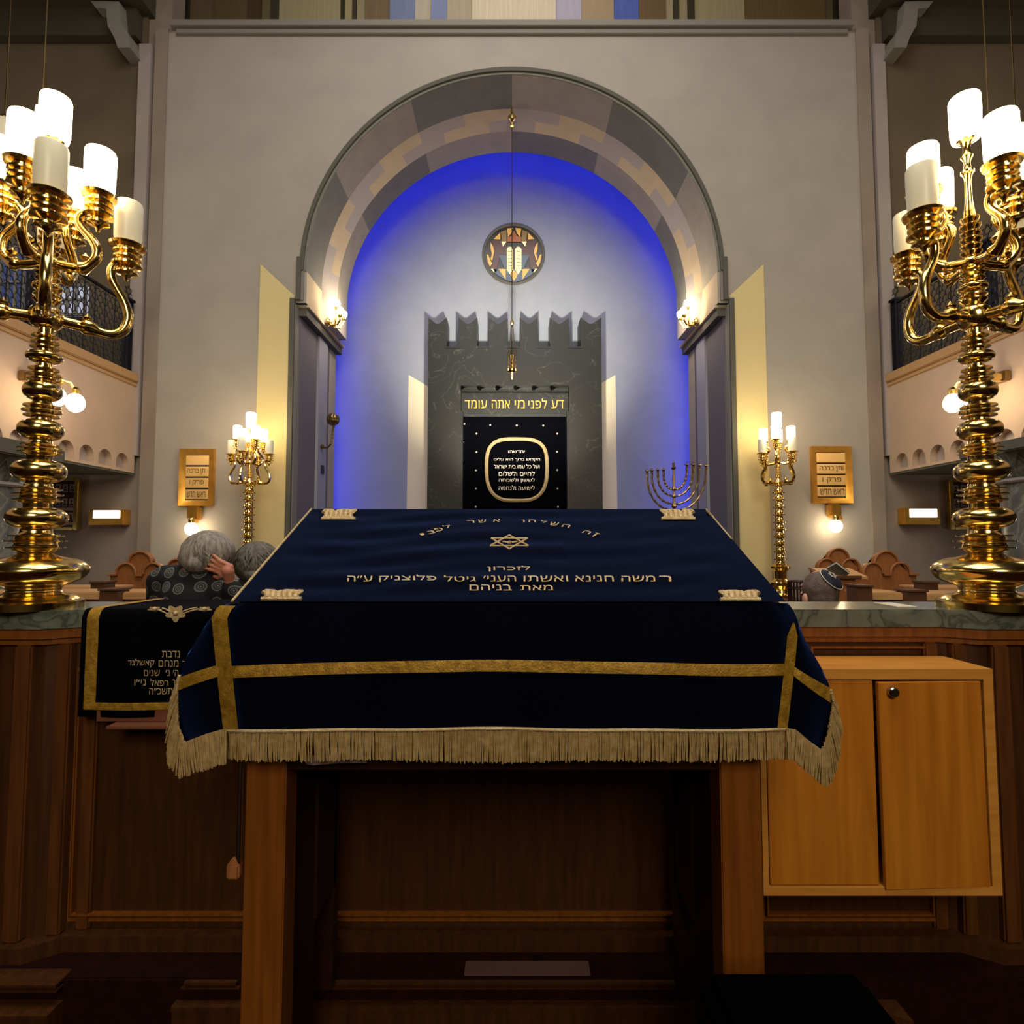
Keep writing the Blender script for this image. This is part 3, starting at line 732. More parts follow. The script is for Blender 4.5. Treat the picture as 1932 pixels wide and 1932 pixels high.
def signbox(x0, y0, x1, y1, label):
    D = WD+.03; a, c = at(x0, y1, D), at(x1, y0, D)
    T = thing('memorial_light_box', label, 'sign', (a.x, D, a.z))
    B().bev(a.x, c.x, D-.1, D+.025, a.z, c.z, .008).build('case', 'plaque', T)
    w = c.x-a.x; h = c.z-a.z
    o = B().bev(a.x+w*.14, c.x-w*.10, D-.11, D-.09, a.z+h*.42, c.z-h*.06, .004).build('lit_panel', 'sign_lit', T)
    letters(B(), 'יזכור אלהים', Vector((a.x+w*.2, D-.112, a.z+h*.52)), Vector((c.x-w*.16, D-.112, a.z+h*.52)), Vector((a.x+w*.2, D-.112, a.z+h*.82)), Vector((0, -.003, 0))).build('lettering', 'plaque_t', o) if False else None
signbox(178, 962, 245, 991, 'small gold light box glowing under the left gallery beside the wall corner')
signbox(1696, 959, 1762, 990, 'small gold light box glowing under the right gallery beside the wall corner')
def board(x0, y0, x1, y1, cols, rows, label):
    D = WD+.03; a, c = at(x0, y1, D), at(x1, y0, D)
    T = thing('portrait_board', label, 'picture', (a.x, D, a.z)); w = c.x-a.x; h = c.z-a.z
    q = B(); f = .05
    q.bev(a.x, a.x+f, D-.06, D, a.z, c.z).bev(c.x-f, c.x, D-.06, D, a.z, c.z).bev(a.x+f, c.x-f, D-.06, D, a.z, a.z+.03).bev(a.x+f, c.x-f, D-.06, D, c.z-.03, c.z)
    q.build('frame', 'brass', T)
    B().box(a.x+f, c.x-f, D-.03, D, a.z+.03, c.z-.03).build('backing', 'wood_dark', T)
    q = B()
    for r in range(rows):
        for k_ in range(cols):
            cx = a.x+f+(w-2*f)*(k_+.5)/cols; cz = a.z+.05+(h-.1)*(r+.62)/rows; sw = (w-2*f)/cols*.36; sh = (h-.1)/rows*.28
            q.box(cx-sw, cx+sw, D-.036, D-.03, cz-sh, cz+sh)
            B().ball((cx, D-.037, cz+sh*.25), (sw*.45, .004, sh*.4), 8, 6).ball((cx, D-.037, cz-sh*.6), (sw*.8, .004, sh*.4), 8, 6).build('portrait', 'glassy', T)
        if r < 2: q.box(a.x+f+.01, c.x-f-.01, D-.036, D-.03, a.z+.05+(h-.1)*(r+.04)/rows, a.z+.05+(h-.1)*(r+.24)/rows)
    q.build('mount', mat('card_%d' % x0, (150, 128, 104), .5), T)
board(58, 903, 156, 1000, 6, 3, 'gold framed board of small portraits under the left gallery, behind the candelabrum')
board(1787, 905, 1885, 999, 6, 3, 'gold framed board of small portraits under the right gallery, behind the candelabrum')
# lamps on the gallery faces
for s in (-1, 1):
    side = 'left' if s < 0 else 'right'
    D = 5.0 if s < 0 else 4.95; zz = Z(714, D)
    T = thing('gallery_wall_lamp', 'two-bulb brass lamp on the %s gallery front' % side, 'wall lamp', (s*GX, D, zz))
    x = s*GX
    B().bev(*sorted((x, x-s*.07)), D-.09, D+.09, zz-.04, zz+.05, .01).build('wall_plate', 'brass_d', T)
    for k_, dy in enumerate((-.11, .11)):
        ao = B().bev(*sorted((x-s*.05, x-s*.28)), D+dy*.4-.03, D+dy*.4+.03, zz-.04, zz+.03, .01).tube([(x-s*.25, D+dy*.4, zz), (x-s*.33, D+dy*.8, zz-.02), (x-s*.36, D+dy, zz-.09)], .016, 8).lathe([(.03, -.12), (.035, -.07), (.02, -.05)], 12, (x-s*.36, D+dy, zz)).build('arm', 'brass', T)
        B().ball((x-s*.36, D+dy, zz-.19), (.075, .075, .085), 16, 12).build('bulb', 'bulb', ao)
    # second pair high up in the gallery
    D2 = 5.6; px, py = (8, 245) if s < 0 else (1918, 258)
    pp = at(px, py, D2)
    T = thing('pendant_lamp', 'opal glass pendant hanging at the outer edge of the %s gallery' % side, 'lamp', pp)
    B().lathe([(.0, pp.z-.13), (.07, pp.z-.12), (.085, pp.z), (.07, pp.z+.10), (0, pp.z+.11)], 20, (pp.x, pp.y, 0)).build('shade', 'unlit' if s < 0 else 'lit', T)
    B().tube([(pp.x, pp.y, pp.z+.1), (pp.x, pp.y, Z(2, 6.3))], .006, 5).lathe([(.05, pp.z+.10), (.055, pp.z+.12), (.01, pp.z+.16)], 14, (pp.x, pp.y, 0)).build('cord', 'brass_d', T)
    # thin wires of hanging lamps
    pw = at(80 if s < 0 else 1866, 205 if s < 0 else 245, 5.0); pt = at(85 if s < 0 else 1853, -60, 5.0)
    T = thing('hanging_lamp', 'lamp on a long thin wire hanging behind the %s large candelabrum' % side, 'lamp', (pw.x, pw.y, pw.z))
    B().tube([pw, Vector((pw.x, pw.y, E+8.4))], .006, 6).build('wire', 'brass_d', T)
    B().lathe([(0, pw.z-.22), (.05, pw.z-.21), (.055, pw.z-.1), (.05, pw.z), (.01, pw.z+.03)], 16, (pw.x, pw.y, 0)).build('shade', 'lit', T)
# dark hook on the left gallery front
D = 4.62; q = B().tube([(-GX, D, Z(826, D)), (-GX+.1, D-.02, Z(808, D)), (-GX+.12, D-.12, Z(800, D)), (-GX+.09, D-.2, Z(806, D))], [.012, .022, .014, .004], 8)
q.tube([(-GX+.1, D, Z(808, D)), (-GX+.08, D, Z(842, D))], .01, 6)
tag(q.build('iron_hook', 'wood_post'), 'dark curled hook on the left gallery front behind the large candelabrum', 'hook')
# ================= PARAPET AROUND THE READING PLATFORM =================
PD = 2.05; ZM = Z(1150, PD)
T = thing('marble_topped_parapet', 'oak panelled parapet with a grey-green marble top around the reading platform', 'parapet', (0, PD+.14, 0))
def outline(o):  # front line going left to right, o = outward offset of the marble
    R_ = [(1.51, PD), (1.61, PD-.06), (1.86, PD-.06), (1.95, PD), (3.2, PD)]
    L_ = [(-x, y) for x, y in R_[::-1]]
    return [(x, y-o) for x, y in L_+R_]
mt = B()
def slab(q, o, z0, z1, back):
    f = outline(o); n = len(f)
    for i in range(n-1):
        (xa_, ya_), (xb_, yb_) = f[i], f[i+1]
        q.add([(xa_, ya_, z0), (xb_, yb_, z0), (xb_, yb_, z1), (xa_, ya_, z1), (xa_, back, z0), (xb_, back, z0), (xb_, back, z1), (xa_, back, z1)],
              [(0, 1, 2, 3), (3, 2, 6, 7), (0, 4, 5, 1), (4, 7, 6, 5)])
    return q
zb_ = Z(1183, PD)
slab(mt, .0, zb_, ZM-.006, PD+.285); slab(mt, -.006, ZM-.006, ZM, PD+.28)
mt.build('marble_top', 'marble_g', T)
w = B(); slab(w, -.03, .235, zb_, PD+.26); w.build('panel_wall', 'wood', T, sharp=20)
q = B(); slab(q, -.008, zb_-.035, zb_, PD+.27); slab(q, -.018, zb_-.055, zb_-.03, PD+.27); q.build('cornice', 'wood_mid', T)
q = B(); slab(q, .02, .185, .235, PD+.3); q.build('plinth', 'wood', T)
def moulded(q, x0, x1, z0, z1, y, wd=.012, t=.012):
    q.box(x0, x1, y-t, y, z1-wd, z1).box(x0, x1, y-t, y, z0, z0+wd).box(x0, x0+wd, y-t, y, z0+wd, z1-wd).box(x1-wd, x1, y-t, y, z0+wd, z1-wd)
q = B(); yb = PD+.03
zf0, zf1 = Z(1745, PD), Z(1729, PD)
for a, c in ((115, 500), (592, 1312), (1440, 1780)):
    xl, xr_ = X(a, PD, 1740), X(c, PD, 1740)
    moulded(q, xl, xr_, zf0, Z(1262, PD), yb, .012, .014); moulded(q, xl+.02, xr_-.02, zf1-.006, Z(1275, PD), yb, .006, .02)
moulded(q, X(1535, PD, 1240), X(1768, PD, 1240), Z(1246, PD), Z(1221, PD), yb, .008, .014)
moulded(q, X(160, PD, 1240), X(1530, PD, 1240), Z(1246, PD), Z(1221, PD), yb, .008, .014)
q.build('panel_moulding', 'wood_mid', T)
q = B()
for s in (-1, 1):
    for xa_, xb_, y_ in ((1.455, 1.505, PD+.012), (1.535, 1.585, PD-.018), (1.64, 1.70, PD-.055), (1.76, 1.82, PD-.055)):
        B().bev(*sorted((s*xa_, s*xb_)), y_, y_+.06, .235, zb_-.055, .006).build('pilaster', 'wood_pil', T)
# step in front of the parapet
S = thing('platform_step', 'low dark red carpeted step with wood mouldings in front of the parapet', 'step', (0, 1.95, 0))
B().bev(-3.2, 3.2, 1.914, 2.36, .0, .184, .006).build('carpeted_step', 'floor', S)
q = B()
for xa_, xb_ in ((592, 1312), (350, 448)):
    D = 1.914; l, r = X(xa_, D, 1890), X(xb_, D, 1890)
    q.box(l, r, D-.014, D, Z(1853, D), Z(1848, D)).box(l-.01, r+.01, D-.012, D, Z(1862, D), Z(1859, D)).box(l-.03, r+.03, D-.03, D, Z(1894, D), Z(1887, D)).box(l-.03, r+.03, D-.022, D, Z(1922, D), Z(1893, D))
q.build('moulding', 'wood', S)
q = B()
for s, px0, px1 in ((-1, -40, 113), ):
    D = 1.90; l, r = X(px0, D, 1880), X(px1, D, 1880)
    q.box(l, r, D-.02, D+.05, Z(1855, D), Z(1850, D)).box(l, r, D-.015, D+.05, Z(1866, D), Z(1862, D)).box(l, r, D-.05, D+.05, Z(1899, D), Z(1893, D)).box(l, r, D-.045, D+.05, 0, Z(1899, D))
q.build('edge_block', 'wood', S); q = B()
D = 1.86; q.prism([(X(1548, D, 1888), 1.91), (X(1580, D, 1888), 1.90), (X(1615, D, 1913), 1.86), (X(1672, D, 1915), 1.86), (X(1712, D, 1932), 1.83), (X(1712, D, 1932), 1.93), (X(1548, D, 1888), 1.93)], 0, .12, 'z')
q.build('corner_block', 'wood', S)
o = B().bev(X(876, 1.93, 1830), X(1114, 1.93, 1830), 1.922, 1.985, .184, .190, .002).build('floor_reflection', mat('pale_reflection', (96, 66, 66), .5)); tag(o, 'pale lilac reflection built as a strip on the step between the table legs', 'reflection')  # pinkish reflection on the carpet, built as a thin pale strip

# white paper on the marble
o = B().bev(X(1662, 2.2), X(1698, 2.2), 2.12, 2.26, ZM, ZM+.004, .001).build('paper_sheet', 'paper'); tag(o, 'white sheet of paper lying on the marble top at right', 'paper')

# ================= HANGING CABINET =================
CD = 1.85
T = thing('hanging_cabinet', 'light oak two-door cabinet fixed to the parapet right of the table', 'cabinet', at(1665, 1690, CD))
xl, xr = X(1441, CD, 1690), X(1892, CD, 1690); z0, z1 = Z(1690, CD), Z(1262, CD); ft = .03
q = B(); yB = PD+.012
q.box(xl, xl+ft*.6, CD, yB, z0+ft*.85, z1-ft*1.1).box(xr-ft, xr, CD, yB, z0+ft*.85, z1-ft*1.1).box(xl, xr, CD, yB, z0, z0+ft*.85).box(xl, xr, CD, yB, z1-ft*1.1, z1).box(xl+ft*.6, xr-ft, yB-.02, yB-.001, z0+ft*.85, z1-ft*1.1)
q.build('carcass', 'wood_pale', T, sharp=0, weld=False)
dm = X(1659, CD, 1500)
d1 = B().bev(xl+ft*.6+.006, dm-.006, CD+.004, CD+.022, z0+ft*.85+.005, z1-ft*1.1-.004, .002).build('door', 'wood_cab', T)
bm = bmesh.new(); bmesh.ops.create_cube(bm, size=1)
W_ = xr-ft-.006-dm-.004; H_ = z1-z0-ft*1.95-.004
for v in bm.verts: v.co = Vector(((v.co.x+.5)*W_-W_, (v.co.y)*.018, v.co.z*H_))
bmesh.ops.bevel(bm, geom=bm.edges[:], offset=.002, segments=1, affect='EDGES')
mx = Matrix.Translation((xr-ft-.006, CD+.010, z0+ft*.85+H_/2-.001)) @ Matrix.Rotation(math.radians(2.0), 4, 'Z') @ Matrix.Rotation(math.radians(-.35), 4, 'Y')
d2 = B().bm(bm, mx).build('door', 'wood_cab', T)
kx, kz = X(1678, CD, 1303), Z(1303, CD)
B().lathe([(0, 0), (.016, 0), (.016, .012), (.013, .016), (.0, .016)], 24, (kx, CD-.012, kz), Matrix.Rotation(PI/2, 3, 'X')).box(kx-.0015, kx+.0015, CD-.030, CD-.027, kz-.006, kz+.006).build('lock', 'chrome', d2)

# ================= READING TABLE =================
TD = 1.40
T = thing('reading_table', 'oak reading table with a sloping top under the navy velvet cover', 'table', (0, 1.6, 0))
hx = .652
sl = B(); zf_, zk_ = Z(1141, TD), Z(966, 1.94)
sl.add([(-hx, TD+.012, zf_), (hx, TD+.012, zf_), (hx, 1.94, zk_-.004), (-hx, 1.94, zk_-.004), (-hx, TD+.012, zf_-.03), (hx, TD+.012, zf_-.03), (hx, 1.94, zk_-.034), (-hx, 1.94, zk_-.034)],
       [(0, 1, 2, 3), (7, 6, 5, 4), (0, 4, 5, 1), (1, 5, 6, 2), (2, 6, 7, 3), (3, 7, 4, 0)])
sl.build('sloping_top', 'wood_mid', T)
LD = 1.425
zt_ = Z(1200, LD)
for s, (a, c) in ((-1, (462, 538)), (1, (1360, 1437))):
    x0, x1 = X(a, LD, 1550), X(c, LD, 1550)
    B().bev(x0, x1, LD, LD+.075, 0, zt_, .003).build('leg', 'wood_mid', T)
    xi = x1-.02 if s < 0 else x0+.02
    B().bev(*sorted((xi, xi-s*-.03 if s < 0 else xi+.03)), LD+.07, 1.72, .1, zt_, .002).build('side_panel', 'wood_dark', T)  # table sides: same wood as the legs, shadow put into the darker colour
    B().bev(x0+.01, x1-.01, 1.86, 1.91, 0.19, zk_-.1, .003).build('leg', 'wood_dark', T)
    B().box(x0+.01, x1-.01, 1.7, 1.88, .5, zk_-.2).build('side_rail', 'wood_dark', T)
B().bev(X(538, LD, 1450), X(1360, LD, 1450), LD+.01, LD+.03, Z(1456, LD), Z(1380, LD), .002).build('apron', 'wood_dark', T)
B().tube([at(456, 1370, 1.40), at(449, 1650, 1.40)], .0062, 10).build('support_rod', 'chrome', T)
B().bev(X(430, 1.40, 1640), X(454, 1.40, 1640), 1.39, 1.41, Z(1656, 1.4), Z(1628, 1.4), .004).prism([(X(430, 1.4, 1640), Z(1630, 1.4)), (X(438, 1.4, 1640), Z(1619, 1.4)), (X(445, 1.4, 1640), Z(1619, 1.4)), (X(454, 1.4, 1640), Z(1630, 1.4))], 1.393, 1.407).build('rod_foot', 'wood_pew', T)
o = B().bev(X(454, 1.415, 1500)-.005, X(463, 1.415, 1400), 1.395, 1.43, Z(1400, 1.4), Z(1360, 1.4), .002).build('rod_hinge', 'chrome', T)

# ---------- velvet cover of the table
CV = thing('table_cover', 'navy velvet cover with gold bands, fringe and Hebrew embroidery over the reading table', 'tablecloth', (0, TD, Z(1137, TD)))
P1L, P1R, P2L, P2R = at(438, 1137, TD), at(1482, 1137, TD), at(588, 962, 1.954), at(1332, 962, 1.954)
nrm = (P1R-P1L).cross(P2L-P1L).normalized()
if nrm.z < 0: nrm = -nrm
def lerp(a, c, t): return a+(c-a)*t
def poly(ps, t):
    """ps = [(t,x,y)...] smooth piecewise interpolation"""
    for i in range(len(ps)-1):
        if t <= ps[i+1][0]:
            k = (t-ps[i][0])/(ps[i+1][0]-ps[i][0]); return (lerp(ps[i][1], ps[i+1][1], k), lerp(ps[i][2], ps[i+1][2], k))
    return ps[-1][1:]
FL = [(0, 430, 1138), (.05, 416, 1145), (.12, 405, 1165), (.5, 414, 1260), (1, 427, 1378)]
FR = [(0, 1486, 1138), (.05, 1495, 1148), (.14, 1506, 1172), (.5, 1498, 1256), (1, 1484, 1377)]
def dfront(u, v):
    e = min(u, 1-u)
    return TD-.008-.026*math.sin(min(1, v*1.3)*PI/2)+.006*math.sin(u*21+v*2)*v+.004*math.sin(u*47+1)*v + (.03*max(0, .03-e)/.03 if e < .03 else 0)
def frontpx(u, v):
    (xl_, yl_), (xr_, yr_) = poly(FL, v), poly(FR, v)
    yc = lerp(1137.5, 1377, v)
    x = lerp(xl_, xr_, u); e = min(u, 1-u)*12
    y = lerp(lerp(yl_, yr_, u), yc, min(1, e)) + v*(1.6*math.sin(u*9+.6)+1.0*math.sin(u*23))
    return x, y
def front(u, v, off=0.0):
    x, y = frontpx(u, v); return at(x, y, dfront(u, v)-off)
def top(u, v):
    p = lerp(lerp(P1L, P1R, u), lerp(P2L, P2R, u), v)
    n = .0022*math.sin(v*24+u*5+2*math.sin(u*6))+.0016*math.sin(v*39-u*9+1.5*math.sin(u*11))
    k = min(1, 8*v, 8*(1-v), 10*u, 10*(1-u))*(1.0 if u < .62 else .45)
    return p+nrm*(n*k+.003+.01*0)
tv = B().grid(top, 120, 60)
# rounded fold at the back edge and hanging back
tv.grid(lambda u, v: lerp(P2L, P2R, u)+Vector((0, .02*math.sin(v*PI/2), .003-.35*v*v)), 30, 8)
# side drapes going back from the left and right edges
for s, (a_, c_) in ((-1, (P1L, P2L)), (1, (P1R, P2R))):
    def side(u, v, s=s, a_=a_, c_=c_):
        p = lerp(a_+Vector((0, .05, .023)), c_, u)
        return p+Vector((s*(.035*math.sin(v*PI/2)+.012*v*math.sin(u*14)), 0, -.36*v-.02*v*u))
    tv.grid(side, 24, 10)
tv.grid(lambda u, v: front(u, v), 150, 30)
LI = [(0, 430, 1138), (.05, 416, 1145), (.12, 405, 1165), (.5, 414, 1260), (1, 427, 1378)]
LO = [(0, 434, 1137), (.05, 412, 1147), (.12, 394, 1170), (.35, 352, 1238), (.5, 337, 1280), (.6, 333, 1305), (.85, 336, 1372), (1, 348, 1404)]
RI = FR
RO = [(0, 1484, 1137), (.05, 1492, 1146), (.12, 1504, 1170), (.3, 1521, 1212), (.45, 1549, 1258), (.55, 1565, 1293), (.68, 1572, 1330), (.85, 1562, 1388), (1, 1551, 1419)]
def flap(I, O, u, v, off=0.0):
    (xi, yi), (xo, yo) = poly(I, v), poly(O, v)
    D = dfront(0, v)+.05*u*v - .018*math.sin(u*PI)*v
    y = lerp(yi, yo, u)+(3*math.sin(u*PI)*v if I is FR else -2*math.sin(u*PI)*v)
    return at(lerp(xi, xo, u), y, D-off)
tv.grid(lambda u, v: flap(LI, LO, u, v), 16, 30); tv.grid(lambda u, v: flap(RI, RO, u, v), 16, 30)
# flap wraps round behind
for O, s in ((LO, -1), (RO, 1)):
    def wrap(u, v, O=O, s=s):
        x, y = poly(O, v); p = at(x, y, dfront(0, v)+.05*v)
        return p+Vector((-s*.02*u*v, .22*u*v+.0, (.05*u*v)))
    tv.grid(wrap, 8, 24)
# small back corner flap on the right
bf = [(1331, 962), (1340, 968), (1352, 985), (1366, 1010), (1374, 1030), (1368, 1030), (1340, 985)]
tv.add([at(x, y, 1.90) for x, y in bf], [list(range(len(bf)))])
tv.build('velvet', 'velvet', CV, weld=True, sharp=60)
# ribbons
def ribbon(q, pts, w, surf, off=.0035):
    """pts: centre line as (u,v); w: half width given as (du,dv) at each point"""
    n = len(pts); vs = []
    for (u, v), (du, dv) in zip(pts, w):
        vs += [surf(u-du, v-dv, off), surf(u, v, off+.001), surf(u+du, v+dv, off)]
    fs = []
    for i in range(n-1):
        a = i*3; fs += [(a, a+1, a+4, a+3), (a+1, a+2, a+5, a+4)]
    return q.add(vs, fs)
q = B(); N = 90
hw = .047
def vc(u): return .522+.018*math.sin(u*5.2+2.4)-.01*u
ribbon(q, [(i/N*.984+.008, vc(i/N)) for i in range(N+1)], [(0, hw)]*(N+1), front)
ribbon(q, [(-.002+.010, i/30*.96+.03) for i in range(31)], [(.0135, 0)]*31, front, .006)
ribbon(q, [(1-.0075, i/30*.84+.155) for i in range(31)], [(.0015+.0075*min(1, i/4), 0) for i in range(31)], front, .006)
fl = lambda u, v, off: flap(LI, LO, u, v, off); fr_ = lambda u, v, off: flap(RI, RO, u, v, off)
ribbon(q, [(i/12, lerp(.52, .545, i/12)) for i in range(13)], [(0, lerp(.045, .05, i/12)) for i in range(13)], fl)
ribbon(q, [(i/12, lerp(.54, .62, i/12)) for i in range(13)], [(0, lerp(.035, .055, i/12)) for i in range(13)], fr_)
q.build('gold_band', 'gold', CV)
q = B()
q.tube([lerp(P1L, P2L, i/20)+nrm*.004 for i in range(21)], .0032, 6)
q.tube([lerp(P1R, P2R, i/20)+nrm*.002 for i in range(12, 21)], .0030, 6)
q.tube([at(x, y, 1.897) for x, y in ((1333, 963), (1345, 975), (1358, 1002), (1368, 1020), (1375, 1032))], .004, 6)
# braid along the lower edge
q.tube([front(i/140, 1.0, .004) for i in range(141)], .0042, 6)
q.tube([flap(LI, LO, i/12, 1, .004) for i in range(13)]+[flap(LI, LO, 1, 1-.52*i/14, .003) for i in range(1, 15)], .0045, 6)
q.tube([flap(RI, RO, i/12, 1, .004) for i in range(13)]+[flap(RI, RO, 1, 1-.42*i/14, .003) for i in range(1, 15)], .0045, 6)
q.build('edging_braid', 'gold_p', CV)
# fringe
q = B(); random.seed(3)
def strand(a, c, w=.0016):
    m_ = (a+c)/2+Vector((random.uniform(-.001, .001), random.uniform(-.004, .002), 0))
    q.tube([a, m_, c], [w, w*.95, w*.8], 5)
def fr_line(top_, bot_, n, j=2.0):
    for i in range(n):
        t = (i+random.random()*.7)/n; a = top_(t); c = bot_(t)
        strand(a+Vector((0, random.uniform(-.004, .003), .004)), c+Vector((random.uniform(-.0022, .0022), random.uniform(-.005, .004), random.uniform(-.003, .003))), .0017+random.random()*.0006)
def fb(t):
    x, y = frontpx(t, 1); y2 = lerp(1437, 1433, abs(t-.5)*2)+1.5*math.sin(t*17)
    return at(x, y2, dfront(t, 1)-.002)
fr_line(lambda t: front(t, 1), fb, 520)
def pl(ps):
    tt = [0]
    for i in range(len(ps)-1): tt.append(tt[-1]+math.dist(ps[i][:2], ps[i+1][:2]))
    ps = [(tt[i]/tt[-1],)+tuple(ps[i]) for i in range(len(ps))]
    return lambda t: poly(ps, t)
fT = pl([(427, 1378), (390, 1388), (348, 1404), (336, 1372), (333, 1305), (337, 1282)])
fBl = [(0, 427, 1441), (.30, 376, 1455), (.46, 341, 1467), (.60, 318, 1440), (.78, 314, 1392), (.9, 320, 1330), (1, 334, 1288)]
fr_line(lambda t: at(*fT(t), 1.375+.06*t), lambda t: at(*poly(fBl, t), 1.37+.07*t), 150)
fT2 = pl([(1484, 1377), (1501, 1380), (1523, 1399), (1551, 1419), (1562, 1388), (1572, 1330), (1569, 1310)])
fBr = [(0, 1484, 1431), (.12, 1500, 1434), (.3, 1528, 1461), (.48, 1557, 1484), (.58, 1570, 1472), (.72, 1584, 1425), (.85, 1588, 1378), (1, 1576, 1322)]
fr_line(lambda t: at(*fT2(t), 1.375+.05*t), lambda t: at(*poly(fBr, t), 1.37+.06*t), 170)
fo = q.build('fringe', 'fringe', CV, weld=False); fo['kind'] = 'stuff'
o = B().add([at(x, y, 1.405) for x, y in ((575, 1425), (690, 1425), (692, 1439), (640, 1440), (590, 1444), (578, 1442))], [(0, 1, 2, 3, 4, 5)]).build('lining_corner', 'lining', CV)
# embroidery on the slope
P0 = P1L; lift = nrm*.0075
def slope(px, py): return onplane(px, py, P0, nrm)+lift
def line(s_, x0, x1, yb, yt, q=None):
    letters(B(), s_, slope(x0, yb), slope(x1, yb), slope(x0+(.0), yt), nrm*.0015).build('embroidered_word', 'gold_p', CV)
line('לזכרון', 919, 1001, 1084, 1073)
for s_, x0, x1, h in (('ר', 1243, 1266, 0), ('משה', 1172, 1236, 0), ('חנינא', 1085, 1158, 0), ('ואשתו', 988, 1072, 0), ('העני׳', 912, 974, 0), ('גיטל', 838, 898, -1), ('פלוצניק', 716, 825, -2), ('ע״ה', 656, 704, 0)):
    line(s_, x0, x1, 1103+(1 if s_ in ('פלוצניק',) else 0), 1092+h)
q = B()
line('מאת', 982, 1043, 1120, 1110); line('בניהם', 886, 966, 1120, 1109)
for ch, px, py, rot, wd in (('ז', 1123, 1014, -38, 9), ('ה', 1107, 1009, -32, 15), ('ה', 1068, 997, -22, 16), ('ש', 1046, 993, -14, 17), ('ל', 1026, 989, -10, 12), ('ח', 1004, 988, -4, 14), ('ן', 987, 988, -2, 6),
                            ('א', 937, 987, 3, 14), ('ש', 910, 988, 6, 16), ('ר', 888, 989, 8, 15), ('ל', 843, 998, 22, 15), ('פ', 828, 1004, 26, 16), ('נ', 813, 1009, 30, 14), ('י', 797, 1013, 34, 8)):
    c_ = slope(px, py); ux = Vector((1, 0, 0)); uy = nrm.cross(ux).normalized(); a = math.radians(rot)
    U = ux*math.cos(a)+uy*math.sin(a); V = -ux*math.sin(a)+uy*math.cos(a); m_ = wd/F*1.8*.94; hh_ = m_*1.0 if ch != 'י' else m_*1.3
    if ch in 'זן': hh_ = m_*2.2
    letters(B(), ch, c_-U*m_/2-V*hh_/2, c_+U*m_/2-V*hh_/2, c_-U*m_/2+V*hh_/2, nrm*.0015).build('embroidered_letter', 'gold_p', CV)
q = B()   # six-pointed star
cs = slope(961, 1027.5)
def sp(dx, dy): return slope(961+dx, 1027.5+dy)
for tri in (((0, -13.5), (36, 6.5), (-36, 6.5)), ((0, 12.5), (-34, -7.5), (34, -7.5))):
    for i in range(3):
        a_, c_ = tri[i], tri[(i+1) % 3]; q.tube([sp(*a_), sp(*c_)], .0028, 6)
for dx, dy in ((-10, -1), (-5, 0), (1, -1), (7, 0), (12, -1), (0, 2)): q.ball(sp(dx, dy), (.006, .006, .003), 8, 6)
q.build('embroidered_star', 'gold_p', CV)
# scroll and crown shaped corner ornaments
def ornament(cx, cy, w, h, flip):
    q = B(); f = -1 if flip else 1
    def s_(a, c): return slope(cx+f*a*w, cy+c*h)
    q.add([s_(*p)+nrm*.001 for p in ((-.5, .5), (-.42, .12), (-.2, .0), (.25, -.02), (.42, .2), (.5, .5))], [(0, 1, 2, 3, 4, 5)])
    for k_ in range(6): q.tube([s_(-.36+.14*k_, .45), s_(-.34+.14*k_, -.1-.15*(k_ % 2)), s_(-.28+.14*k_, -.42)], [.006, .009, .005], 6)
    q.tube([s_(-.46, -.2), s_(-.38, -.45), s_(-.2, -.4), (s_(-.1, -.2)), s_(.1, -.42), s_(.3, -.4), s_(.45, -.2)], .0055, 6)
    q.tube([s_(-.5, .5), s_(.5, .5)], .005, 6)
    q.tube([s_(.3, .1), s_(.47, -.35), s_(.52, -.5)], [.009, .008, .004], 6)
    q.build('corner_embroidery', 'gold_p', CV)
ornament(639, 974, 64, 17, False); ornament(1279, 974, 64, 17, True); ornament(532, 1127, 76, 15, False); ornament(1396, 1128, 76, 15, True)

# ---------- second cover on the parapet
SD = 2.0
V2 = thing('parapet_cover', 'black velvet cloth with gold border and Hebrew lines hung over the left parapet', 'cloth', (-1.2, SD, ZM))
xL, xR = X(152, SD, 1250), X(560, SD, 1250); zB = Z(1353, SD)
def pc(u, v):  # v: 0 back on the marble, .35 front edge, 1 bottom
    x = lerp(xL, xR, u)
    wv = .005*math.sin(u*16+1)
    if v < .3: t = v/.3; return Vector((x+.02*(1-t)*(1-u), lerp(PD+.29, PD-.02, t), ZM+.008))
    if v < .4: t = (v-.3)/.1*PI/2; return Vector((x, PD-.02-.03*math.sin(t), ZM+.008-.03*(1-math.cos(t))))
    t = (v-.4)/.6; return Vector((x-.004*t, SD-.002+wv*t, lerp(ZM-.022, zB, t)))
def pcs(u, v, off): 
    p = pc(u, v); return p+(Vector((0, 0, off)) if v < .34 else Vector((0, -off, off*.2)))
B().grid(lambda u, v: pc(u, v), 60, 60).build('velvet', 'velvet_k', V2, sharp=60)
q = B(); du = .028
ribbon(q, [(.055, i/40*.955+.0) for i in range(41)], [(du, 0)]*41, pcs)
ribbon(q, [(.028+i/20*.95, .934) for i in range(21)], [(0, .022)]*21, pcs, .004)
q.build('gold_band', 'gold', V2)
q = B()
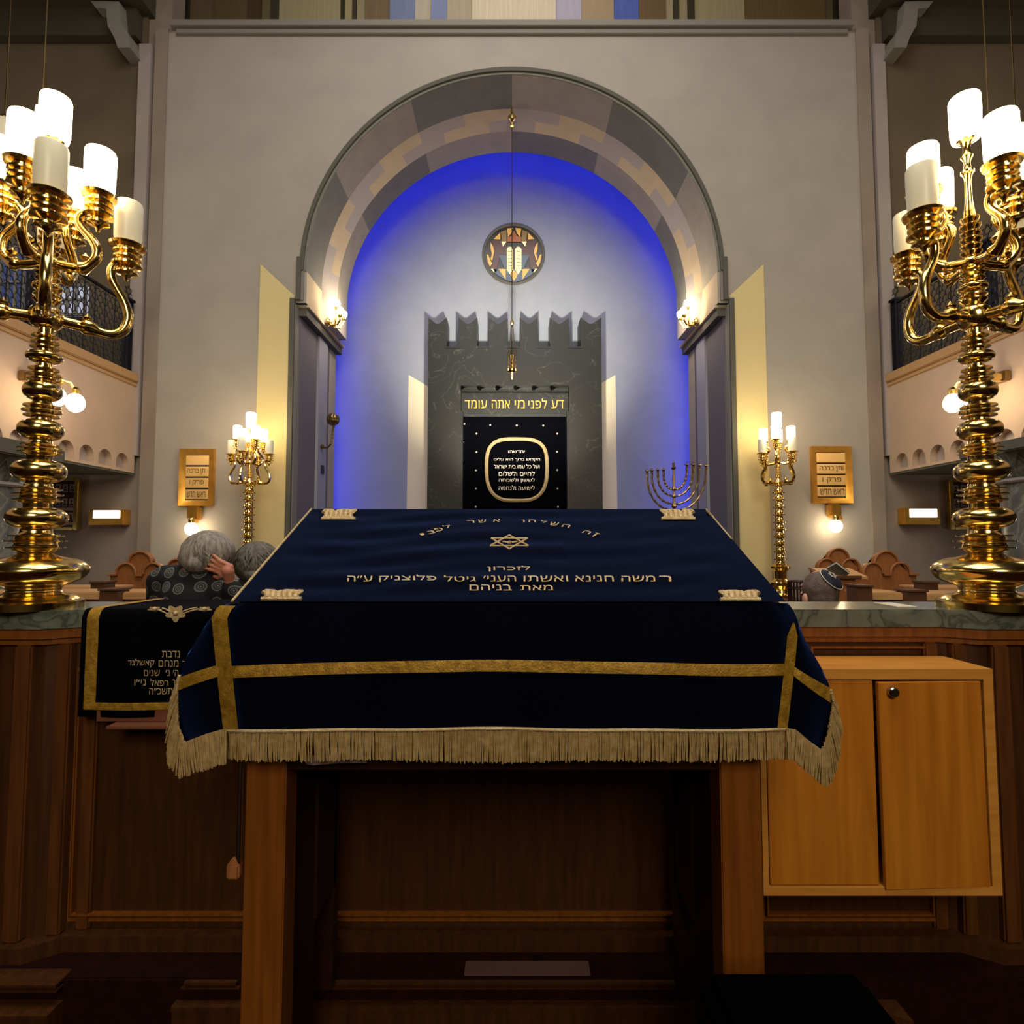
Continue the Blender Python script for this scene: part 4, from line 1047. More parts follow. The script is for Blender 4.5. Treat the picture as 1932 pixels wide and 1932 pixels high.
for s_, x0, x1, y0, y1 in (('נדבת', 306, 340, 1240, 1228), ('ר', 344, 350, 1256, 1247), ('מנחם', 300, 337, 1258, 1245), ('קאשלנד', 242, 292, 1259, 1243), ('ה׳', 327, 337, 1275, 1264), ('נ׳', 313, 321, 1275, 1264), ('שנים', 272, 302, 1275, 1264),
                           ('ב״ר', 326, 340, 1293, 1282), ('רפאל', 284, 318, 1294, 1280), ('ני״ו', 254, 276, 1293, 1282), ('תשכ״ה', 282, 326, 1310, 1298)):
    letters(B(), s_, at(x0, y0, SD-.012), at(x1, y0, SD-.012), at(x0, y1, SD-.012), Vector((0, -.0015, 0))).build('embroidered_word', 'gold_p', V2)
q = B()   # flower garland
def fpt(px, py): return at(px, py, 1.985) if py > 1151 else onplane(px, py, Vector((0, 0, ZM+.012)), Vector((0, 0, 1)))
for cx, cy, r_ in ((331, 1157, 19), (292, 1149, 14), (386, 1149, 14)):
    for k_ in range(5):
        a = 2*PI*k_/5+PI/2; ca, sa = math.cos(a), math.sin(a); rr = r_
        ky = .85 if cy > 1150 else .35
        P = [(0, 0), (.55, -.38), (.95, -.2), (1.08, 0), (.95, .2), (.55, .38)]
        pts = [at(cx+rr*(p*ca-s_*sa), cy+ky*rr*(p*sa+s_*ca), 1.982) for p, s_ in P]
        q.add(pts, [list(range(6))])
    q.ball(at(cx, cy, 1.98), .008, 8, 6)
for a_, c_ in (((300, 1151), (318, 1160)), ((306, 1147), (322, 1154)), ((345, 1158), (375, 1149)), ((343, 1154), (372, 1146))):
    q.tube([at(*a_, 1.982), at((a_[0]+c_[0])/2, (a_[1]+c_[1])/2-1, 1.98), at(*c_, 1.982)], .0025, 5)
q.build('flower_embroidery', 'gold_p', V2)
o = B().bev(X(207, 1.97, 1370), X(500, 1.97, 1370), 1.95, PD+.03, Z(1373, 1.97), Z(1367, 1.97), .002).box(X(170, 1.97, 1360), X(500, 1.97, 1360), 2.0, PD+.03, Z(1366, 1.97), Z(1340, 1.97)).build('narrow_shelf', mat('shelf_wood', (118, 70, 48), .5)); tag(o, 'narrow wooden shelf just below the cloth on the left parapet', 'shelf')

# black chair back edge in the lower right foreground
D = 1.22
T = thing('black_stool', 'black padded stool in the dark in front of the right table leg', 'stool', (X(1450, D, 1850), D-.15, 0))
x0, x1 = X(1312, D, 1830), X(1622, D, 1850); z = Z(1820, D)
q = B(); bm = bmesh.new(); bmesh.ops.create_cube(bm, size=1)
for v in bm.verts: v.co = Vector(((x0+x1)/2+v.co.x*(x1-x0), D-.15+v.co.y*.3, z-.03+v.co.z*.06))
bmesh.ops.bevel(bm, geom=bm.edges[:], offset=.026, segments=4, affect='EDGES')
q.bm(bm); q.build('seat', 'black', T)
for xx_ in (x0+.03, x1-.05):
    for yy in (D-.27, D-.05): B().bev(xx_, xx_+.025, yy, yy+.025, 0, z-.05, .002).build('leg', 'black', T)
B().bev(x0+.03, x1-.03, D-.04, D-.025, .25, .275, .002).build('stretcher', 'black', T)

# ================= CANDELABRA =================
def ballp(yc, hh, hw):
    return [(yc-hh*math.sin(math.radians(a)), hw*(.42+.58*math.cos(math.radians(a))**.85)) for a in (-88, -72, -56, -40, -26, -12, 0, 12, 26, 40, 56, 72, 88)]
prof_big = [(1153, 0), (1153, 80), (1134, 80), (1131, 72), (1124, 64), (1118, 46), (1112, 42), (1106, 46), (1103, 54), (1099, 64), (1094, 74), (1088, 80), (1082, 84), (1076, 86), (1070, 84), (1064, 79), (1058, 70), (1054, 58), (1050, 42), (1047, 30), (1044, 27), (1041, 28),
 (1038, 34), (1035, 36), (1034, 46), (1032, 46), (1031, 35), (1025, 33), (1023, 35), (1022, 48), (1020, 48), (1019, 34), (1014, 32), (1012, 43), (1010, 43), (1009, 28), (1002, 25), (998, 24), *ballp(977, 19, 48), (950, 22),
 (948, 28), (946, 30), (945, 38), (943, 38), (942, 30), (936, 28), (934, 39), (932, 39), (931, 29), (926, 27), (924, 37), (922, 37), (921, 24), (914, 22), *ballp(889, 20, 43), (862, 20),
 (858, 24), (856, 34), (854, 34), (853, 25), (850, 24), (849, 35), (847, 35), (846, 24), (843, 22), (842, 30), (840, 30), (839, 20), (831, 18), *ballp(811, 18, 36), (788, 16),
 (786, 28), (784, 28), (783, 19), (778, 18), (777, 31), (775, 31), (774, 19), (769, 18), (768, 29), (766, 29), (765, 17), (760, 16), *ballp(738, 17, 31), (719, 14),
 (717, 25), (715, 25), (714, 15), (709, 14), (708, 27), (706, 27), (705, 15), (699, 14), (698, 24), (696, 24), (695, 13), (688, 12), *ballp(674, 10, 29),
 (658, 13), (657, 23), (655, 23), (654, 13), (648, 12), (647, 22), (645, 22), (644, 13), (638, 12), (636, 21), (634, 21), (633, 13), (624, 13), *ballp(599, 21, 28),
 (568, 22), (566, 22), (565, 13), (560, 22), (558, 22), (557, 12), (552, 13), *ballp(543, 8, 24), (528, 20), (526, 20), (525, 12), (518, 20), (516, 20), (515, 12), (510, 19), (508, 19), (507, 12),
 (503, 16), (496, 20), (489, 16), (484, 12), (478, 17), (476, 17), (475, 12), (466, 17), (464, 17), (463, 12), (454, 18), (452, 18), (451, 12), (442, 17), (440, 17), (439, 11), (428, 17), (426, 17), (425, 10), (414, 15), (412, 15), (411, 9),
 (404, 9), (380, 6), (345, 5), (330, 8), (327, 11), (323, 11), (320, 7), (308, 5), (300, 8), (296, 10), (292, 7), (280, 6), (272, 9), (266, 16), (258, 19), (255, 20), (252, 14), (250, 0)]
CDp = 2.1
def px2(y, hwpx):
    p = at(966+hwpx, y, CDp); return (p.x, p.z-ZM)
pb = [px2(min(y, 1148.5), w_) for y, w_ in prof_big]
pb = [(r, max(0, z)) for r, z in pb]
def rounded(ys, P):
    out = []; yo = []
    for i in range(len(P)-1):
        out.append(P[i]); yo.append(ys[i])
        if 0 < i < len(P)-2 and abs(ys[i]-ys[i+1]) >= 4 and abs(P[i][0]-P[i+1][0]) > .002:
            p0, p1, p2, p3 = P[i-1], P[i], P[i+1], P[i+2]
            for t in (.33, .66):
                out.append(tuple(.5*((2*p1[m])+(-p0[m]+p2[m])*t+(2*p0[m]-5*p1[m]+4*p2[m]-p3[m])*t*t+(-p0[m]+3*p1[m]-3*p2[m]+p3[m])*t**3) for m in (0, 1))); yo.append(ys[i]-t)
    return out+[P[-1]]
def zc_(y): return Z(y, CDp)-ZM
def candelabrum(label, group, loc, lo, up, scale=1.0, small=False, lit_up=True):
    T = thing('candelabrum', label, 'candelabrum', loc, group, local=False)
    O = Vector(loc)
    if not small:
        prof = pb; zl_ = zc_(600); zu = zc_(495); seg = 48; zt = zc_(266); k = 1.0
        zcut = next(z for y, z in [(y, z) for (y, _), (_, z) in zip(prof_big, pb)] if y == 1131)
        i0 = [y for y, _ in prof_big].index(1131)
        B().lathe([(r, z) for r, z in prof[:i0+1]], seg, O).build('base_plate', 'brass', T)
        B().lathe(rounded([y for y, _ in prof_big][i0:], prof[i0:]), seg, O).build('stem', 'brass', T)
    else:
        k = scale; H = 1.98
        zu = H-.66*k; zl_ = H-.87*k-.03; zt = H-.22*k; seg = 24
        pr = [(0, 0), (.13, 0), (.13, .03), (.08, .05), (.07, .09), (.105, .13), (.105, .16), (.06, .2), (.065, .28), (.1, .31), (.1, .33), (.05, .36)]
        z = .38
        while z < zl_-.05:
            pr += [(.042, z), (.042, z+.012), (.066, z+.017), (.066, z+.028), (.042, z+.033), (.05, z+.05), (.042, z+.066)]; z += .078
        pr += [(.03, zl_-.03), (.055, zl_), (.03, zl_+.03)]
        z = zl_+.05
        while z < zu-.04: pr += [(.022, z), (.036, z+.004), (.036, z+.01), (.022, z+.014)]; z += .026
        pr += [(.02, zu-.02), (.036, zu), (.02, zu+.02), (.03, zu+.05), (.02, zu+.09), (.012, zu+.2), (.02, zt-.1), (.01, zt-.06), (.035, zt-.01), (.03, zt), (0, zt)]
        B().lathe(pr[:4], seg, O).build('base_plate', 'brass', T)
        B().lathe(pr[3:], seg, O).build('stem', 'brass', T)
    sp_ = [(0, 0), (.045*k, 0), (.055*k, .006*k), (.060*k, .03*k), (.062*k, .12*k), (.062*k, .185*k), (.058*k, .196*k), (.05*k, .2*k), (0, .2*k)]
    B().lathe([(r*(.82 if not small else 1), z*(.86 if not small else 1)) for r, z in sp_], 28, O+Vector((0, 0, zt))).build('shade', 'lit', T)
    cup = [(0, .0), (.006, .004), (.009, .018), (.02, .03), (.04, .036), (.04, .043), (.019, .046), (.021, .058), (.03, .064), (.054, .068), (.054, .077), (.03, .080), (.032, .092), (.05, .096), (.05, .103), (.034, .106), (.034, .116), (.052, .12), (.052, .127), (.036, .13), (.038, .142), (.062, .146), (.066, .156), (.058, .162), (.042, .165), (.042, .170)]
    lowp = [(.02, 0), (.07, -.004), (.10, -.006), (.115, -.007), (.13, -.008), (.16, -.016), (.20, -.018), (.234, .002), (.250, .04), (.251, .08), (.237, .125), (.214, .165), (.194, .205), (.190, .24), (.202, .265), (.224, .278), (.243, .276)]
    lowr = [.019, .02, .02, .03, .03, .019, .019, .019, .019, .018, .017, .016, .0155, .0155, .0155, .0155, .014]
    upp = [(.02, 0), (.06, -.012), (.10, -.016), (.112, -.014), (.135, .0), (.158, .03), (.160, .065), (.142, .1), (.115, .13), (.097, .155), (.095, .18), (.110, .2), (.135, .205), (.16, .2)]
    upr = [.017, .017, .017, .026, .017, .017, .017, .016, .015, .015, .015, .015, .015, .013]
    for ang0, path, rad, zz, rho, dz, mats in ((lo, lowp, lowr, zl_, .241, .205, 'unlit'), (up, upp, upr, zu, .160, .127, 'lit')):
        kk = 1.0 if path is lowp else .92
        for j in range(4):
            a = math.radians(ang0+90*j); ca, sa = math.cos(a), math.sin(a)
            # smooth the path
            fine = []; fr2 = []
            for i in range(len(path)-1):
                p0 = path[max(i-1, 0)]; p1 = path[i]; p2 = path[i+1]; p3 = path[min(i+2, len(path)-1)]
                for t in (0, .33, .66):
                    f = [.5*((2*p1[m])+(-p0[m]+p2[m])*t+(2*p0[m]-5*p1[m]+4*p2[m]-p3[m])*t*t+(-p0[m]+3*p1[m]-3*p2[m]+p3[m])*t**3) for m in (0, 1)]
                    fine.append(f); fr2.append((rad[i]+(rad[i+1]-rad[i])*t)*k)
            fine.append(path[-1]); fr2.append(rad[-1]*k)
            q = B().tube([O+Vector((r*k*ca, r*k*sa, zz+z*k)) for r, z in fine], fr2, 12 if not small else 8)
            # leaf knob on the collar
            q.lathe([(.012*k, .0), (.02*k, .01*k), (.008*k, .02*k), (0, .03*k)], 8, O+Vector((.122*k*ca, .122*k*sa, zz+.018*k)))
            arm = q.build('arm', 'brass', T)
            c_ = O+Vector((rho*k*ca, rho*k*sa, zz+dz*k))
            B().lathe([(r*k*kk, z*k*.95) for r, z in cup], 24 if not small else 14, c_).build('candle_cup', 'brass', arm)
            B().lathe([(r*(.80 if path is lowp else .84), z*(.86 if path is lowp else .84)) for r, z in sp_], 24 if not small else 16, c_+Vector((0, 0, .155*k))).build('shade', mats, arm)
    return T
candelabrum('large brass candelabrum with lit top shades on the left end of the parapet', 'large brass candelabra on the parapet', (-1.728, CDp, ZM), -52, -80)
candelabrum('large brass candelabrum with lit top shades on the right end of the parapet', 'large brass candelabra on the parapet', (1.715, CDp, ZM), 18, -3)
for s, px, lab in ((-1, 469, 'slender distant brass candelabrum by the wall left of the arch'), (1, 1470, 'slender distant brass candelabrum by the wall right of the arch')):
    D = 6.1; x_ = X(px+3*s, D, 1100); zb = Z(1128, D)
    candelabrum(lab, 'slender brass candelabra beside the arch', (x_, D, zb), 0 if s < 0 else 20, 45 if s < 0 else 60, .84, True)
    o = B().bev(x_-.16, x_+.16, D-.16, D+.16, 0, zb, .01).bev(x_-.2, x_+.2, D-.2, D+.2, zb-.05, zb-.001, .008).build('candelabrum_stand', 'wood_post'); tag(o, 'dark square wooden post under the slender candelabrum %s of the arch' % ('left' if s < 0 else 'right'), 'stand')
# ================= PEWS =================
def pew(cx, ytop, D, scale, label, zs_bottom=.0):
    k = D/F*.985*scale
    x0 = X(cx, D, 1080); zt = Z(ytop, D)
    T = thing('pew', label, 'pew', (x0, D, 0), 'tall three-lobed wooden pews')
    def arc(cx_, cz, r, a0, a1, n=12): return [(cx_+r*math.cos(math.radians(a0+(a1-a0)*i/n)), cz+r*math.sin(math.radians(a0+(a1-a0)*i/n))) for i in range(n+1)]
    r1, r2 = 23*k, 19*k
    c1 = (0, zt-23*k); c2 = (26*k, zt-41*k)
    pts = [(-57*k, .0), (57*k, .0), (57*k, zt-43*k), (44.5*k, zt-43*k)]+arc(c2[0], c2[1], r2, -5, 98)[1:]+arc(0, c1[1], r1, 4, 176)+arc(-c2[0], c2[1], r2, 82, 185)[:-1]+[(-44.5*k, zt-43*k), (-57*k, zt-43*k)]
    B().prism([(x0+a, b_) for a, b_ in pts], D, D+.05).build('back_panel', 'wood_pew', T, sharp=0)
    q = B()
    q.tube([(x0+a, D-.008, b_) for a, b_ in arc(0, c1[1], r1-.002, 6, 174, 24)], .012, 6)
    for sg in (-1, 1): q.tube([(x0+sg*a, D-.010, b_) for a, b_ in arc(c2[0], c2[1], r2-.002, -4, 184, 24)], .012, 6)
    q.bev(x0-60*k, x0-42*k, D-.03, D+.06, zt-46*k, zt-42*k, .004).bev(x0+42*k, x0+60*k, D-.03, D+.06, zt-46*k, zt-42*k, .004).bev(x0-7*k, x0+7*k, D-.03, D, zt-47*k, zt-42*k, .004)
    q.build('carved_rim', 'wood_pew', T)
    B().bev(x0-57*k, x0+57*k, D-.4, D, .42, .47, .006).build('seat', 'wood_pew', T)
    for sg in (-1, 1): B().bev(x0+sg*55*k-.02, x0+sg*55*k+.02, D-.4, D+.02, 0, .68, .006).build('end_panel', 'wood_pew', T)
    return T
pew(264.5, 1041, 5.35, 1, 'carved wooden pew with three rounded lobes left of the rose-print shirt')
pew(356, 1036, 6.05, .88, 'carved wooden pew almost hidden behind the grey-haired person')
pew(1672, 1040, 5.35, 1, 'carved wooden pew with three rounded lobes near the right brass base')
pew(1582, 1035, 6.05, .88, 'carved wooden pew with three lobes behind the lectern and book')
def desk(xa, xb, ytop, yfront, D, label, m='wood_desk', posts=(), shade=False):
    x0, x1 = sorted((X(xa, D, ytop), X(xb, D, ytop))); zt = Z(yfront, D)
    T = thing('pew_desk', label, 'desk', ((x0+x1)/2, D, 0), 'long wooden prayer desks')
    B().bev(x0, x1, D, D+.30, zt-.02, zt+.0, .004).build('desk_top', m, T)
    B().bev(x0, x1, D+.02, D+.05, .0, zt-.03, .003).build('front_board', 'wood_pew' if not shade else 'wood_dark', T)
    B().bev(x0, x1, D-.01, D+.0, zt-.05, zt-.005, .003).build('edge_rail', m, T)
    for a, c, yt in posts:
        B().bev(X(a, D-.05, yt), X(c, D-.05, yt), D-.07, D+.06, 0, Z(yt+4, D-.07), .004).bev(X(a, D-.05, yt)-.005, X(c, D-.05, yt)+.005, D-.085, D+.075, Z(yt+4, D-.07), Z(yt, D-.07), .003).build('end_post', 'wood_post', T)
desk(-60, 300, 1108, 1117, 4.0, 'pale wooden prayer desk with a dark end post behind the left cover', posts=((191, 225, 1111),))
desk(-80, 206, 1100, 1108, 4.6, 'second pale prayer desk further back at left', posts=((174, 200, 1097),))
desk(1640, 1712, 1112, 1118, 4.0, 'short pale prayer desk between two dark posts at right', posts=((1614, 1643, 1104), (1710, 1745, 1113)), shade=True)
desk(1746, 1960, 1112, 1120, 4.15, 'pinkish prayer desk running behind the right candelabrum base')
desk(1742, 2000, 1100, 1108, 4.7, 'farthest prayer desk behind the right candelabrum base', posts=((1741, 1767, 1097),))
# lectern with a book
D = 4.6
T = thing('lectern', 'wooden lectern with a pale top carrying a grey book at right', 'lectern', (X(1597, D), D, 0))
x0, x1 = X(1560, D), X(1616, D)
B().prism([(D, Z(1088, D)-.02), (D, Z(1088, D)), (D+.25, Z(1076, D+.25)+.02), (D+.25, Z(1076, D+.25))], x0, x1+.08, 'x').build('top', 'wood_desk', T)
B().bev(x0+.1, x1, D+.03, D+.22, 0, Z(1089, D), .005).build('body', 'wood_pew', T)
B().bev(x0-.005, x1+.03, D-.012, D+.01, Z(1092, D), Z(1086, D), .003).build('book_rest', 'wood_post', T)
T = thing('prayer_book', 'grey-green book lying tilted on the lectern at right', 'book', at(1580, 1076, D))
mx = Matrix.Translation(at(1581, 1076, D+.04)) @ Matrix.Rotation(math.radians(38), 4, 'Y') @ Matrix.Rotation(math.radians(-35), 4, 'X')
for nm, (sx, sy, sz, oz), m_ in (('cover', (.13, .10, .006, .010), 'book'), ('pages', (.125, .095, .016, 0), 'paper'), ('cover', (.13, .10, .006, -.010), 'book')):
    bm = bmesh.new(); bmesh.ops.create_cube(bm, size=1)
    for v in bm.verts: v.co = Vector((v.co.x*sx, v.co.y*sy, v.co.z*sz+oz))
    B().bm(bm, mx).build(nm, m_, T)
# wire basket and square post
D = 5.0
T = thing('slatted_bin', 'dark slatted bin behind the seated man in the kippah', 'bin', (X(1505, D), D, 0)); q = B()
cx = X(1505, D)
for i in range(20):
    a = 2*PI*i/20; q.tube([(cx+.07*math.cos(a), D+.07*math.sin(a), .72), (cx+.085*math.cos(a), D+.085*math.sin(a), Z(1097, D))], .007, 5)
for z in (.72, Z(1110, D), Z(1097, D)): q.tube([(cx+.085*math.cos(2*PI*i/24), D+.085*math.sin(2*PI*i/24), z) for i in range(24)], .008, 6, closed=True)
q.build('basket', 'wood_dark', T); B().lathe([(.09, 0), (.09, .7), (.085, .72), (0, .72)], 20, (cx, D, 0)).build('base', 'wood_dark', T)

# ================= PEOPLE =================
def remeshed(name, prim, voxel, m, parent, smooth=6, bump=None):
    me = bpy.data.meshes.new(name+'_src'); me.from_pydata([v[:] for v in prim.v], [], prim.f); me.update()
    o = bpy.data.objects.new('tmp', me); COL.objects.link(o)
    r = o.modifiers.new('r', 'REMESH'); r.mode = 'VOXEL'; r.voxel_size = voxel
    s = o.modifiers.new('s', 'SMOOTH'); s.factor = .5; s.iterations = smooth
    bpy.context.view_layer.update()
    m2 = bpy.data.meshes.new_from_object(o.evaluated_get(bpy.context.evaluated_depsgraph_get()))
    bpy.data.objects.remove(o); m2.name = name
    o0 = ORG.get(parent.name, Vector())
    for v in m2.vertices: v.co -= o0
    for p in m2.polygons: p.use_smooth = True
    m2.materials.clear(); m2.materials.append(M[m])
    return link(name, m2, parent)
def locks(c, r, n, m, parent, rot=None, tmax=2.0, seed=1):
    random.seed(seed); q = B(); crown = rot or Matrix.Identity(3)
    for i in range(n):
        a = random.uniform(0, 2*PI); t0 = random.uniform(.0, tmax-.35); ln = random.uniform(.35, .75); sw = random.uniform(-.25, .25)
        P = []
        for j in range(6):
            t = min(t0+ln*j/5, tmax+.25); aa = a+sw*j/5; k = 1.0+.012*math.sin(PI*j/5)+(.035 if j == 5 else 0)*random.random()+.01*random.random()
            d = crown @ Vector((math.sin(t)*math.cos(aa), math.sin(t)*math.sin(aa), math.cos(t)))
            P.append(Vector(c)+Vector((d.x*r[0], d.y*r[1], d.z*r[2]))*k)
        w = random.uniform(.003, .0055)
        q.tube(P, [w*.5, w, w, w*.9, w*.6, w*.15], 5)
    o = q.build('hair_locks', m, parent, sharp=60, weld=False); o['kind'] = 'stuff'
def cap(q, a, c, ra, rc, seg=14):
    a, c = Vector(a), Vector(c); n = 8
    P = [lerp(a, c, i/n) for i in range(n+1)]
    q.tube(P, [lerp(ra, rc, i/n) for i in range(n+1)], seg); q.ball(a, ra, seg, 8); q.ball(c, rc, seg, 8)
def hand(q, wrist, palm, dirv, up, curl, k=1.0):
    """palm centre, finger direction, palm normal"""
    d = Vector(dirv).normalized(); n = Vector(up).normalized(); sd = d.cross(n).normalized()
    palm = Vector(palm)
    cap(q, wrist, palm-d*.03*k, .024*k, .03*k)
    for i in range(4): cap(q, palm-d*.035*k+sd*(i-1.5)*.017*k, palm+d*.03*k+sd*(i-1.5)*.019*k, .014*k, .012*k, 8)
    for i, ln in enumerate((.058, .072, .078, .068)):
        b0 = palm+d*.032*k+sd*(i-1.5)*.0205*k; p = b0; dd = (d+sd*(i-1.5)*.13).normalized()
        for sgm in range(3):
            l = ln*k*(.48, .30, .22)[sgm]; a = curl*(.5, .8, .6)[sgm]
            dd = (dd*math.cos(a)+n*math.sin(a)).normalized(); p2 = p+dd*l
            cap(q, p, p2, (.0098, .0090, .0082)[sgm]*k, (.0090, .0082, .0072)[sgm]*k, 8); p = p2
    tb = palm-d*.015*k+sd*.032*k
    t1 = tb+(d*.5+sd*.7+n*.3).normalized()*.035*k; cap(q, tb, t1, .014*k, .011*k, 8); cap(q, t1, t1+(d*.9+sd*.2+n*.4).normalized()*.03*k, .011*k, .009*k, 8)
def head(q, c, k, yaw, tilt=0):
    """yaw 0 looks away from the camera (+Y)"""
    R_ = Matrix.Rotation(yaw, 3, 'Z') @ Matrix.Rotation(tilt, 3, 'Y')
    def P(x, y, z): return Vector(c)+R_ @ Vector((x*k, y*k, z*k))
    q.ball(P(0, -.01, .02), (.076*k, .092*k, .1*k), 20, 14, R_); q.ball(P(0, .035, -.05), (.058*k, .06*k, .07*k), 16, 12, R_)
    q.ball(P(0, .105, -.02), (.012*k, .02*k, .02*k), 10, 8, R_); q.ball(P(0, .09, .008), (.01*k, .018*k, .03*k), 10, 8, R_)      # nose
    q.ball(P(0, .082, -.062), (.024*k, .014*k, .008*k), 10, 8, R_); q.ball(P(0, .08, -.075), (.02*k, .014*k, .008*k), 10, 8, R_); q.ball(P(0, .07, -.1), (.024*k, .024*k, .018*k), 10, 8, R_)
    for s in (-1, 1):
        q.ball(P(s*.078, -.005, -.018), (.01*k, .022*k, .032*k), 12, 8, R_); q.ball(P(s*.03, .082, .012), (.014*k, .01*k, .01*k), 10, 8, R_); q.ball(P(s*.03, .082, .032), (.02*k, .01*k, .006*k), 10, 8, R_)
    return P
def person(name_label, D, hpx, hpy, k, yaw, sh_l, sh_r, hair_m, cloth_m, tilt=0, skin='skin', voxel=.008, arm_up=None, seat=False, neckdx=0):
    c = at(hpx, hpy, D)
    T = thing('person', name_label, 'person', (c.x, D, 0))
    q = B(); P = head(q, c, k, yaw, tilt)
    nb = Vector(((sh_l.x+sh_r.x)/2*.55+c.x*.45, D-.02, (sh_l.z+sh_r.z)/2+.03))
    cap(q, P(0, -.02, -.07), nb, .052*k, .06*k)
    hip = Vector(((sh_l.x+sh_r.x)/2, D, 0))
    zs_ = (sh_l.z+sh_r.z)/2; hz = zs_-.52 if not seat else .52
    cl = B()
    def body(qq, g, full):
        cap(qq, nb-Vector((0, 0, .04)), sh_l+Vector((.03, 0, -.03)), .07+g, .058+g); cap(qq, nb-Vector((0, 0, .04)), sh_r+Vector((-.03, 0, -.03)), .07+g, .058+g)
        n = 7
        for i in range(n):
            t = i/(n-1); z = lerp(zs_-.09, hz, t); w_ = (sh_r.x-sh_l.x)/2*(.86, .9, .9, .87, .84, .86, .9)[i]
            qq.ball((hip.x, D-.01*t, z), (w_+g, (.115+.02*math.sin(t*PI))+g, .11+g), 18, 10)
        for s, sh in ((-1, sh_l), (1, sh_r)):
            lx = hip.x+s*.09
            if seat:
                cap(qq, (lx, D, hz), (lx+s*.03, D+.42, hz-.02), .085+g, .062+g); cap(qq, (lx+s*.03, D+.42, hz-.02), (lx+s*.03, D+.44, .09), .058+g, .04+g)
                qq.ball((lx+s*.03, D+.49, .045), (.045+g*.5, .12+g*.5, .045), 12, 8)
            else:
                cap(qq, (lx, D, hz), (lx, D+.01, hz*.5), .09+g, .062+g); cap(qq, (lx, D+.01, hz*.5), (lx, D, .09), .06+g, .042+g)
                qq.ball((lx, D+.05, .045), (.045+g*.5, .12+g*.5, .045), 12, 8)
            if arm_up and s == arm_up[0]:
                el, wr = arm_up[1], arm_up[2]
                cap(qq, sh+Vector((0, 0, -.04)), el, .052+g, .042+g)
                cap(qq, el, lerp(el, wr, .80 if full else 1), .042+g, (.034 if full else .026)+g)
            else:
                el = sh+Vector((s*.03, .05, -.30)); wr = el+Vector((-s*.04, .20, -.02))
                cap(qq, sh+Vector((0, 0, -.04)), el, .052+g, .042+g); cap(qq, el, lerp(el, wr, .85 if full else 1), .042+g, .03+g)
                if not full: hand(qq, wr, wr+Vector((-s*.01, .06, 0)), (0, 1, -.1), (0, 0, -1), .3, k)
    body(q, 0, False); body(cl, .012, True)
    if arm_up: hand(q, arm_up[2], arm_up[3], arm_up[4], arm_up[5], arm_up[6], k*.88)
    remeshed('body', q, voxel*.5, skin, T, 2)
    remeshed('clothing', cl, voxel*1.3, cloth_m, T, 5)
    return T, P, c
# woman with short grey hair, head leaning on her hand
D = 2.95
shl, shr = at(303, 1080, D), at(420, 1100, D)
T, P, c = person('person with short grey hair and rose-print black shirt resting cheek on hand', D, 388, 1050, 1.12, -.45, shl, shr, 'hair', 'rosette', tilt=.22,
    arm_up=(1, at(452, 1150, D+.0), at(433, 1096, D-.075), at(420, 1072, D-.10), (-.88, -.05, .42), (.05, 1, .1), .28), voxel=.009)
q = B()
for dx, dy, rx, rz, dd in ((392, 1037, .112, .098, -.02), (375, 1048, .085, .092, -.03), (408, 1040, .088, .08, .0), (412, 1054, .066, .05, .03), (378, 1062, .07, .06, -.04), (366, 1055, .06, .06, -.0), (395, 1018, .075, .05, .0)):
    q.ball(at(dx, dy, D+dd), (rx, .105, rz), 20, 14)
remeshed('hair', q, .010, 'hair', T, 5)
locks(at(391, 1043, D-.01), (.119, .115, .106), 620, 'hair', T, Matrix.Rotation(.35, 3, 'X'), 2.05, 4)
# person beside
T, P, c = person('person with dark grey hair and dark coat, partly hidden by the table cover', 3.3, 486, 1070, 1.12, -.1, at(446, 1116, 3.3), at(556, 1118, 3.3), 'hair_d', 'coat', voxel=.011)
q = B()
for dx, dy, rx, rz, dd in ((484, 1058, .108, .1, -.02), (472, 1068, .07, .075, -.03), (496, 1070, .085, .08, -.02), (486, 1082, .07, .05, -.035)):
    q.ball(at(dx, dy, 3.3+dd), (rx*1.08, .11, rz*1.08), 20, 14)
remeshed('hair', q, .011, 'hair_d', T, 5)
locks(at(485, 1062, 3.28), (.121, .12, .116), 520, 'hair_d', T, Matrix.Rotation(.5, 3, 'X'), 1.95, 9)
q = B(); q.tube([at(482, 1102, 3.3)+Vector((.085*math.cos(a), .08*math.sin(a), .0)) for a in [2*PI*i/24 for i in range(24)]], .03, 8, closed=True)
remeshed('collar', q, .011, 'coat', T, 4)
# man in a kippah
D = 2.9
T, P, c = person('person with cropped hair in navy kippah with white trim and glasses', D, 1546, 1117, .90, .4, at(1490, 1200, D), at(1606, 1200, D), 'hair_s', 'coat', skin='skin_p', voxel=.009, seat=True)
R_ = Matrix.Rotation(.4, 3, 'Z')
q = B(); q.ball(at(1548, 1111, D-.012), (.083, .09, .088), 24, 16); q.ball(at(1552, 1124, D-.03), (.074, .07, .075), 18, 12)
remeshed('hair', q, .008, 'hair_s', T, 4)
kc = at(1548, 1111, D-.012); ax = Vector((.44, -.60, .68)).normalized(); rot = Vector((0, 0, 1)).rotation_difference(ax).to_matrix()
q = B().lathe([(.0, .097), (.02, .0955), (.038, .091), (.052, .083), (.062, .074), (.061, .071), (.045, .085), (0, .093)][::-1], 32, kc, rot)
ko = q.build('kippah', 'kippah', T)
q = B().tube([kc+rot @ Vector((.0625*math.cos(2*PI*i/32), .0625*math.sin(2*PI*i/32), .0735)) for i in range(32)], .0022, 6, closed=True)
q.build('trim', 'paper', ko)
q = B(); s0 = rot @ Vector((.02, .012, 0))
